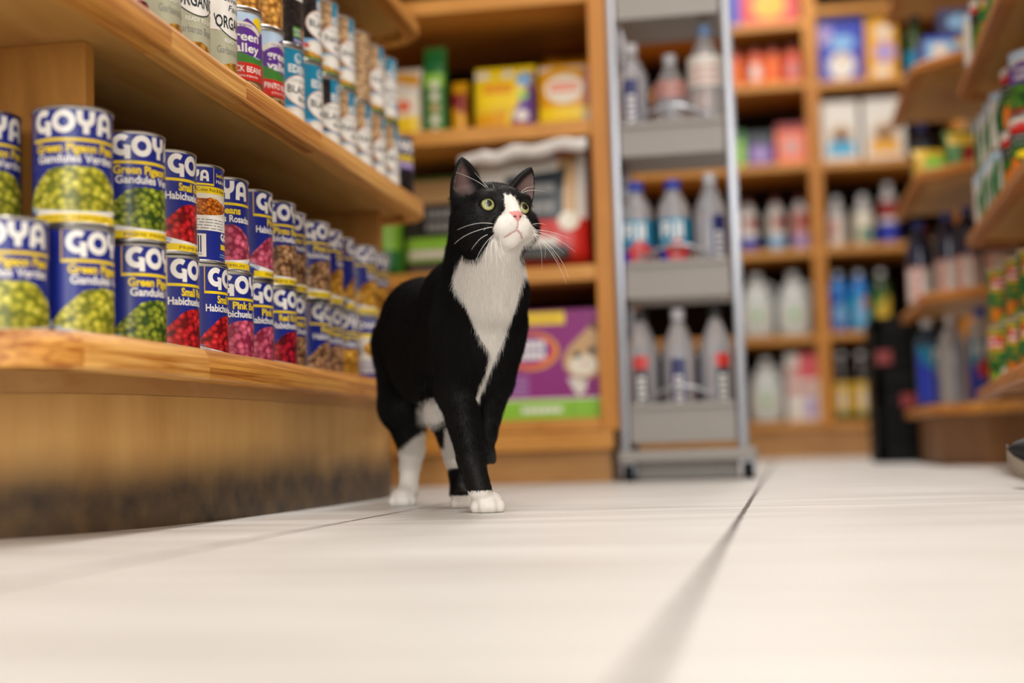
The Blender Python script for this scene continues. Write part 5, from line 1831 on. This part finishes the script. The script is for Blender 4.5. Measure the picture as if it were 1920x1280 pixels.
def coat(Pts, amp=1.0):
    """0 black, 1 white, 2 nose pink, 3 mouth pink, 4 inner ear, 5 eye rim"""
    x, y = proj2(Pts)
    depth = (Pts - _C) @ _F
    h = (Pts - HEAD) @ HM.T * 100
    c = np.zeros(len(Pts), int)
    rag = RNG.uniform(-3.0, 3.0, (2, len(Pts))) * amp
    w = inside(BLAZE, x + rag[0] * .8, y + rag[1] * .8)
    front = (depth < 1.70) | ((depth < 1.76) & (y > 600))
    front &= ~((h[:, 2] < 0.2) & (h[:, 1] > -2.0))
    c[w & front] = 1
    z = Pts[:, 2]
    # white feet: low socks in front, high socks behind
    fore = (depth < 1.70)
    c[fore & (z < .0255 + RNG.uniform(-.0012, .0012, len(Pts)) * amp)] = 1
    near = (depth > 1.86) & (x < 805)
    c[near & (y > 838 - (x - 750) * .75 + rag[1]) & (z < .12)] = 1
    far = (depth > 1.70) & (x >= 805) & (depth < 1.98)
    inner = far & (z < .15) & (z > .05) & (x < 858 + (y - 790) * .25 + rag[0]) & (x < 868)
    c[inner & (y > 802) & ((x > 831 + rag[0] * .4) | (y > 836 + rag[1]))] = 1
    c[far & (z < .016) & (y > 880)] = 1
    # pale belly between the hind legs
    c[(depth > 1.76) & ((((x - 811) / 28) ** 2 + ((y - 771) / 25) ** 2) < 1 + rag[0] * .2) & (z > .06)] = 1
    c[(depth > 2.02)] = 0
    # nose and mouth
    nose = (np.abs(h[:, 0]) < .84 - .66 * np.clip((-1.2 - h[:, 1]) / .85, 0, 1)) & (h[:, 1] < -.95) & (h[:, 1] > -2.1) & (h[:, 2] > 4.2)
    c[nose] = 2
    for a, b, r in MOUTH[:5]:
        m = d_cone(Pts[:, 0], Pts[:, 1], Pts[:, 2], a, b, r, r) < .0004
        c[m & (h[:, 2] > 3)] = 3
    for a, b, r in MOUTH[5:]:
        m = d_cone(Pts[:, 0], Pts[:, 1], Pts[:, 2], a, b, r, r) < .0007
        c[m] = 6
    for e in EYES:
        d = np.linalg.norm(Pts - (e + _f * .0085), axis=1)
        c[d < .0082] = 5
    for e in EARS:
        s, u, n_, L, W0 = ear_coords(Pts[:, 0], Pts[:, 1], Pts[:, 2], e)
        Ri = (ear_r(s, W0) - .002) * np.sqrt(np.clip((s + .02) / .3, 0, 1))
        di = np.sqrt(u ** 2 + ((n_ - .0085) * 1.15) ** 2) - Ri
        c[(di < .0004) & (s > .02) & (s < .92) & (n_ > -.012)] = 4
    return c


PAL = np.array([[.0042, .004, .0043], [.80, .765, .715], [.72, .30, .29], [.56, .33, .30], [.18, .115, .105], [.012, .010, .010], [.12, .03, .03]])

cv, cf = build_cat()
# two soft relaxations take the grid steps out
nb = np.zeros((len(cv), 3)); dg_ = np.zeros(len(cv))
E_ = np.concatenate([cf[:, [0, 1]], cf[:, [1, 2]], cf[:, [2, 3]], cf[:, [3, 0]]])
for _ in range(2):
    nb[:] = 0; dg_[:] = 0
    for i in range(3):
        nb[:, i] = np.bincount(E_[:, 0], cv[E_[:, 1], i], len(cv))
    dg_ = np.bincount(E_[:, 0], minlength=len(cv))
    cv = cv * .5 + nb / np.maximum(dg_, 1)[:, None] * .5
cv[:, 2] = np.maximum(cv[:, 2], 0.0004)
me = bpy.data.meshes.new('cat')
me.vertices.add(len(cv)); me.vertices.foreach_set('co', cv.ravel().astype(np.float32))
me.loops.add(len(cf) * 4); me.loops.foreach_set('vertex_index', cf.ravel().astype(np.int32))
me.polygons.add(len(cf)); me.polygons.foreach_set('loop_start', np.arange(0, len(cf) * 4, 4, dtype=np.int32))
me.polygons.foreach_set('use_smooth', np.ones(len(cf), bool))
me.update(calc_edges=True)
code = coat(cv, .15)
colr = np.concatenate([PAL[code], np.ones((len(cv), 1))], 1)
# inner ears: bare skin in the middle, dark hair towards rim and root
for e in EARS:
    s, u, n_, L_, W0 = ear_coords(cv[:, 0], cv[:, 1], cv[:, 2], e)
    sgn = 1 if (e[0] - HEAD) @ _l > 0 else -1
    uu = (u * sgn - .28 * W0) / np.maximum(ear_r(s, W0), 1e-4)
    kk = np.clip((s + .02) / .3, 0, 1) * np.clip((.97 - s) / .35, 0, 1) * np.clip((.85 - np.abs(uu)) / .45, 0, 1)
    mm = (code == 4) & (s > -.1) & (s < 1.1) & (np.abs(u) < .03) & (np.abs(n_) < .03)
    colr[mm, :3] = PAL[0] * (1 - kk[mm, None]) + PAL[4] * kk[mm, None]
at_ = me.color_attributes.new('coat', 'FLOAT_COLOR', 'POINT')
at_.data.foreach_set('color', colr.ravel().astype(np.float32))
m, nt, b = new_mat('cat_coat')
vc = nt.nodes.new('ShaderNodeVertexColor'); vc.layer_name = 'coat'
nt.links.new(vc.outputs['Color'], b.inputs['Base Color'])
b.inputs['Roughness'].default_value = .6
b.inputs['Specular IOR Level'].default_value = .25
me.materials.append(m)
CAT = link('cat', me)
tag(CAT, 'black and white cat walking along the floor, looking up, with green eyes and pink nose', 'cat')

# eyes
m, nt, b = new_mat('cat_iris')
N, L = nt.nodes.new, nt.links.new
tc = N('ShaderNodeTexCoord'); vm = N('ShaderNodeVectorMath'); vm.operation = 'NORMALIZE'
sp = N('ShaderNodeSeparateXYZ'); cr = N('ShaderNodeValToRGB')
L(tc.outputs['Object'], vm.inputs[0]); L(vm.outputs[0], sp.inputs[0]); L(sp.outputs['Z'], cr.inputs['Fac'])
el = cr.color_ramp.elements
el[0].position, el[0].color = .60, (.02, .02, .012, 1)
el[1].position, el[1].color = .925, (.002, .002, .002, 1)
q = el.new(.66); q.color = (.36, .35, .12, 1)
q = el.new(.80); q.color = (.50, .50, .23, 1)
q = el.new(.905); q.color = (.30, .34, .12, 1)
L(cr.outputs['Color'], b.inputs['Base Color'])
b.inputs['Roughness'].default_value = .25
b.inputs['Coat Weight'].default_value = 1.0
b.inputs['Coat Roughness'].default_value = .01
look = unit(_f * 1.0 + _R * .02 + _U * .10)
for e in EYES:
    bm = bmesh.new(); bmesh.ops.create_uvsphere(bm, u_segments=40, v_segments=24, radius=.0093)
    o = link('eye', to_mesh('eye', bm, m, smooth=True), CAT)
    o.rotation_mode = 'QUATERNION'
    sd = -.27 if (e - HEAD) @ _l < 0 else .04
    o.rotation_quaternion = Vector(unit(look + _l * sd)).to_track_quat('Z', 'Y')
    o.location = e
    o['label'] = 'yellow green eye with wide pupil'

# fur: short strands combed along the body
tri = np.concatenate([cf[:, [0, 1, 2]], cf[:, [0, 2, 3]]])
A, B_, C_ = cv[tri[:, 0]], cv[tri[:, 1]], cv[tri[:, 2]]
nrm = np.cross(B_ - A, C_ - A); ar = np.linalg.norm(nrm, axis=1) / 2
nrm = nrm / np.maximum(ar * 2, 1e-12)[:, None]
vn = np.zeros_like(cv)
for i in range(3):
    for j in range(3):
        vn[:, j] += np.bincount(tri[:, i], nrm[:, j] * ar, len(cv))
vn /= np.maximum(np.linalg.norm(vn, axis=1), 1e-12)[:, None]
NF = 300000
pick = RNG.choice(len(tri), NF, p=ar / ar.sum())
w1, w2 = RNG.random(NF), RNG.random(NF)
fl = w1 + w2 > 1
w1[fl], w2[fl] = 1 - w1[fl], 1 - w2[fl]
w0 = 1 - w1 - w2
root = A[pick] * w0[:, None] + B_[pick] * w1[:, None] + C_[pick] * w2[:, None]
rn = vn[tri[pick, 0]] * w0[:, None] + vn[tri[pick, 1]] * w1[:, None] + vn[tri[pick, 2]] * w2[:, None]
rn /= np.maximum(np.linalg.norm(rn, axis=1), 1e-12)[:, None]
flow = np.zeros((NF, 3)); flen = np.zeros(NF); wsum = np.zeros(NF)
for p_ in PR:
    if p_[0] == 'c':
        d = d_cone(root[:, 0], root[:, 1], root[:, 2], p_[1], p_[2], p_[3], p_[4])
    else:
        d = d_ell(root[:, 0], root[:, 1], root[:, 2], p_[1], p_[2], p_[3])
    w = np.exp(-np.maximum(d, 0) / .0035)
    flow += w[:, None] * p_[6]; flen += w * p_[7]; wsum += w
flen /= np.maximum(wsum, 1e-9)
flow /= np.maximum(np.linalg.norm(flow, axis=1), 1e-9)[:, None]
rc = coat(root)
hl = (root - HEAD) @ HM.T * 100
for e in EARS:
    s, u, n_, L_, W0 = ear_coords(root[:, 0], root[:, 1], root[:, 2], e)
    onear = (s > .12) & (np.abs(u) < W0 * 1.3) & (np.abs(n_) < .02)
    flen[onear] = np.minimum(flen[onear], 1.8)
    ax = ear_frame(e)[1]
    flow[onear] = ax
flen[(root[:, 2] < .05) & (rc == 1)] = 1.3
keep = (rc < 2) & (flen > .8)
for e in EYES:
    d = np.linalg.norm(root - (e + _f * .0085), axis=1)
    keep &= d > .0092
    nr = d < .016
    flen[nr] = np.minimum(flen[nr], 1.8)
keep &= ~((np.abs(hl[:, 0]) < .95) & (hl[:, 1] < -.8) & (hl[:, 1] > -2.2) & (hl[:, 2] > 4.1))
mz = (hl[:, 2] > 2.9) & (hl[:, 1] < -1.2) & (hl[:, 1] > -4.6)
flen[mz] = np.minimum(flen[mz], 2.0)
root, rn, flow, flen, rc = root[keep], rn[keep], flow[keep], flen[keep], rc[keep]
NF = len(root)
tang = flow - (flow * rn).sum(1)[:, None] * rn
tang = tang / np.maximum(np.linalg.norm(tang, axis=1), 1e-6)[:, None] + RNG.normal(0, .16, (NF, 3))
lift = RNG.uniform(.16, .42, NF)[:, None]
ln = (flen * RNG.uniform(.65, 1.2, NF) * .001)[:, None]
dir0 = tang * (1 - lift) + rn * (lift + .15)
dir0 /= np.linalg.norm(dir0, axis=1)[:, None]
NP = 4
P3 = np.zeros((NF, NP, 3))
for k in range(NP):
    t = k / (NP - 1)
    P3[:, k] = root - rn * .0003 + dir0 * ln * t + (tang * .22 - rn * .12 + DOWN * .08) * ln * t * t
P3[:, :, 2] = np.maximum(P3[:, :, 2], .0006)
hc = bpy.data.hair_curves.new('fur')
hc.add_curves([NP] * NF)
hc.attributes['position'].data.foreach_set('vector', P3.reshape(-1).astype(np.float32))
rad = np.tile(np.array([.00007, .00006, .00005, .000015], np.float32), NF)
ra = hc.attributes.get('radius') or hc.attributes.new('radius', 'FLOAT', 'POINT')
ra.data.foreach_set('value', rad)
ca = hc.attributes.new('strand', 'FLOAT_COLOR', 'CURVE')
cc = np.concatenate([PAL[rc] * RNG.uniform(.93, 1.05, NF)[:, None], np.ones((NF, 1))], 1)
ca.data.foreach_set('color', cc.ravel().astype(np.float32))
m, nt, b = new_mat('cat_fur')
an = nt.nodes.new('ShaderNodeAttribute'); an.attribute_name = 'strand'
nt.links.new(an.outputs['Color'], b.inputs['Base Color'])
b.inputs['Roughness'].default_value = .5
b.inputs['Specular IOR Level'].default_value = .12
hc.materials.append(m)
fo = link('fur', hc, CAT)
fo['kind'] = 'stuff'

# whiskers and brow hairs
WM = plain('whisker_white', 'f2efe9', rough=.4, noise=0)


def whisker(pts, D0, D1, r=.00022):
    n_ = 10
    a, c, e = pts
    bm = bmesh.new()
    P_, R_ = [], []
    for k in range(n_ + 1):
        t = k / n_
        # quadratic through the middle point
        x = (1 - t) * (1 - 2 * t) * a[0] + 4 * t * (1 - t) * c[0] + t * (2 * t - 1) * e[0]
        y = (1 - t) * (1 - 2 * t) * a[1] + 4 * t * (1 - t) * c[1] + t * (2 * t - 1) * e[1]
        P_.append(at(x, y, D0 + (D1 - D0) * t)); R_.append(r * (1 - .85 * t) + .00003)
    tube(bm, P_, R_, 6)
    link('whisker', to_mesh('whisker', bm, WM, smooth=True), CAT)


for w in ([(1001, 431), (1034, 435), (1067, 447)], [(1001, 433), (1040, 446), (1079, 472)], [(1002, 438), (1044, 476), (1066, 521)], [(1001, 440), (1036, 478), (1062, 532)],
          [(1000, 440), (1013, 462), (1016, 504)], [(1002, 436), (1030, 452), (1058, 475)], [(999, 420), (1012, 419), (1024, 421)], [(1001, 439), (1020, 455), (1021, 484)], [(1003, 437), (1030, 464), (1050, 497)]):
    whisker(w, 1.575, 1.60)
for w in ([(926, 420), (893, 419), (857, 431)], [(925, 425), (882, 437), (852, 457)], [(925, 441), (905, 463), (890, 494)], [(922, 445), (912, 470), (911, 502)], [(922, 450), (921, 470), (924, 492)],
          [(931, 452), (935, 475), (947, 499)], [(938, 441), (941, 465), (952, 487)], [(914, 440), (899, 449), (884, 468)], [(925, 426), (913, 427), (907, 432)], [(928, 447), (931, 480), (932, 505)]):
    whisker(w, 1.555, 1.545)
for w in ([(923, 361), (893, 339), (855, 323)], [(916, 353), (902, 337), (890, 323)], [(929, 360), (926, 351), (924, 344)]):
    whisker(w, 1.572, 1.57, .00018)
for w in ([(974, 365), (986, 353), (1004, 350)], [(977, 365), (992, 357), (1022, 359)]):
    whisker(w, 1.585, 1.59, .00018)
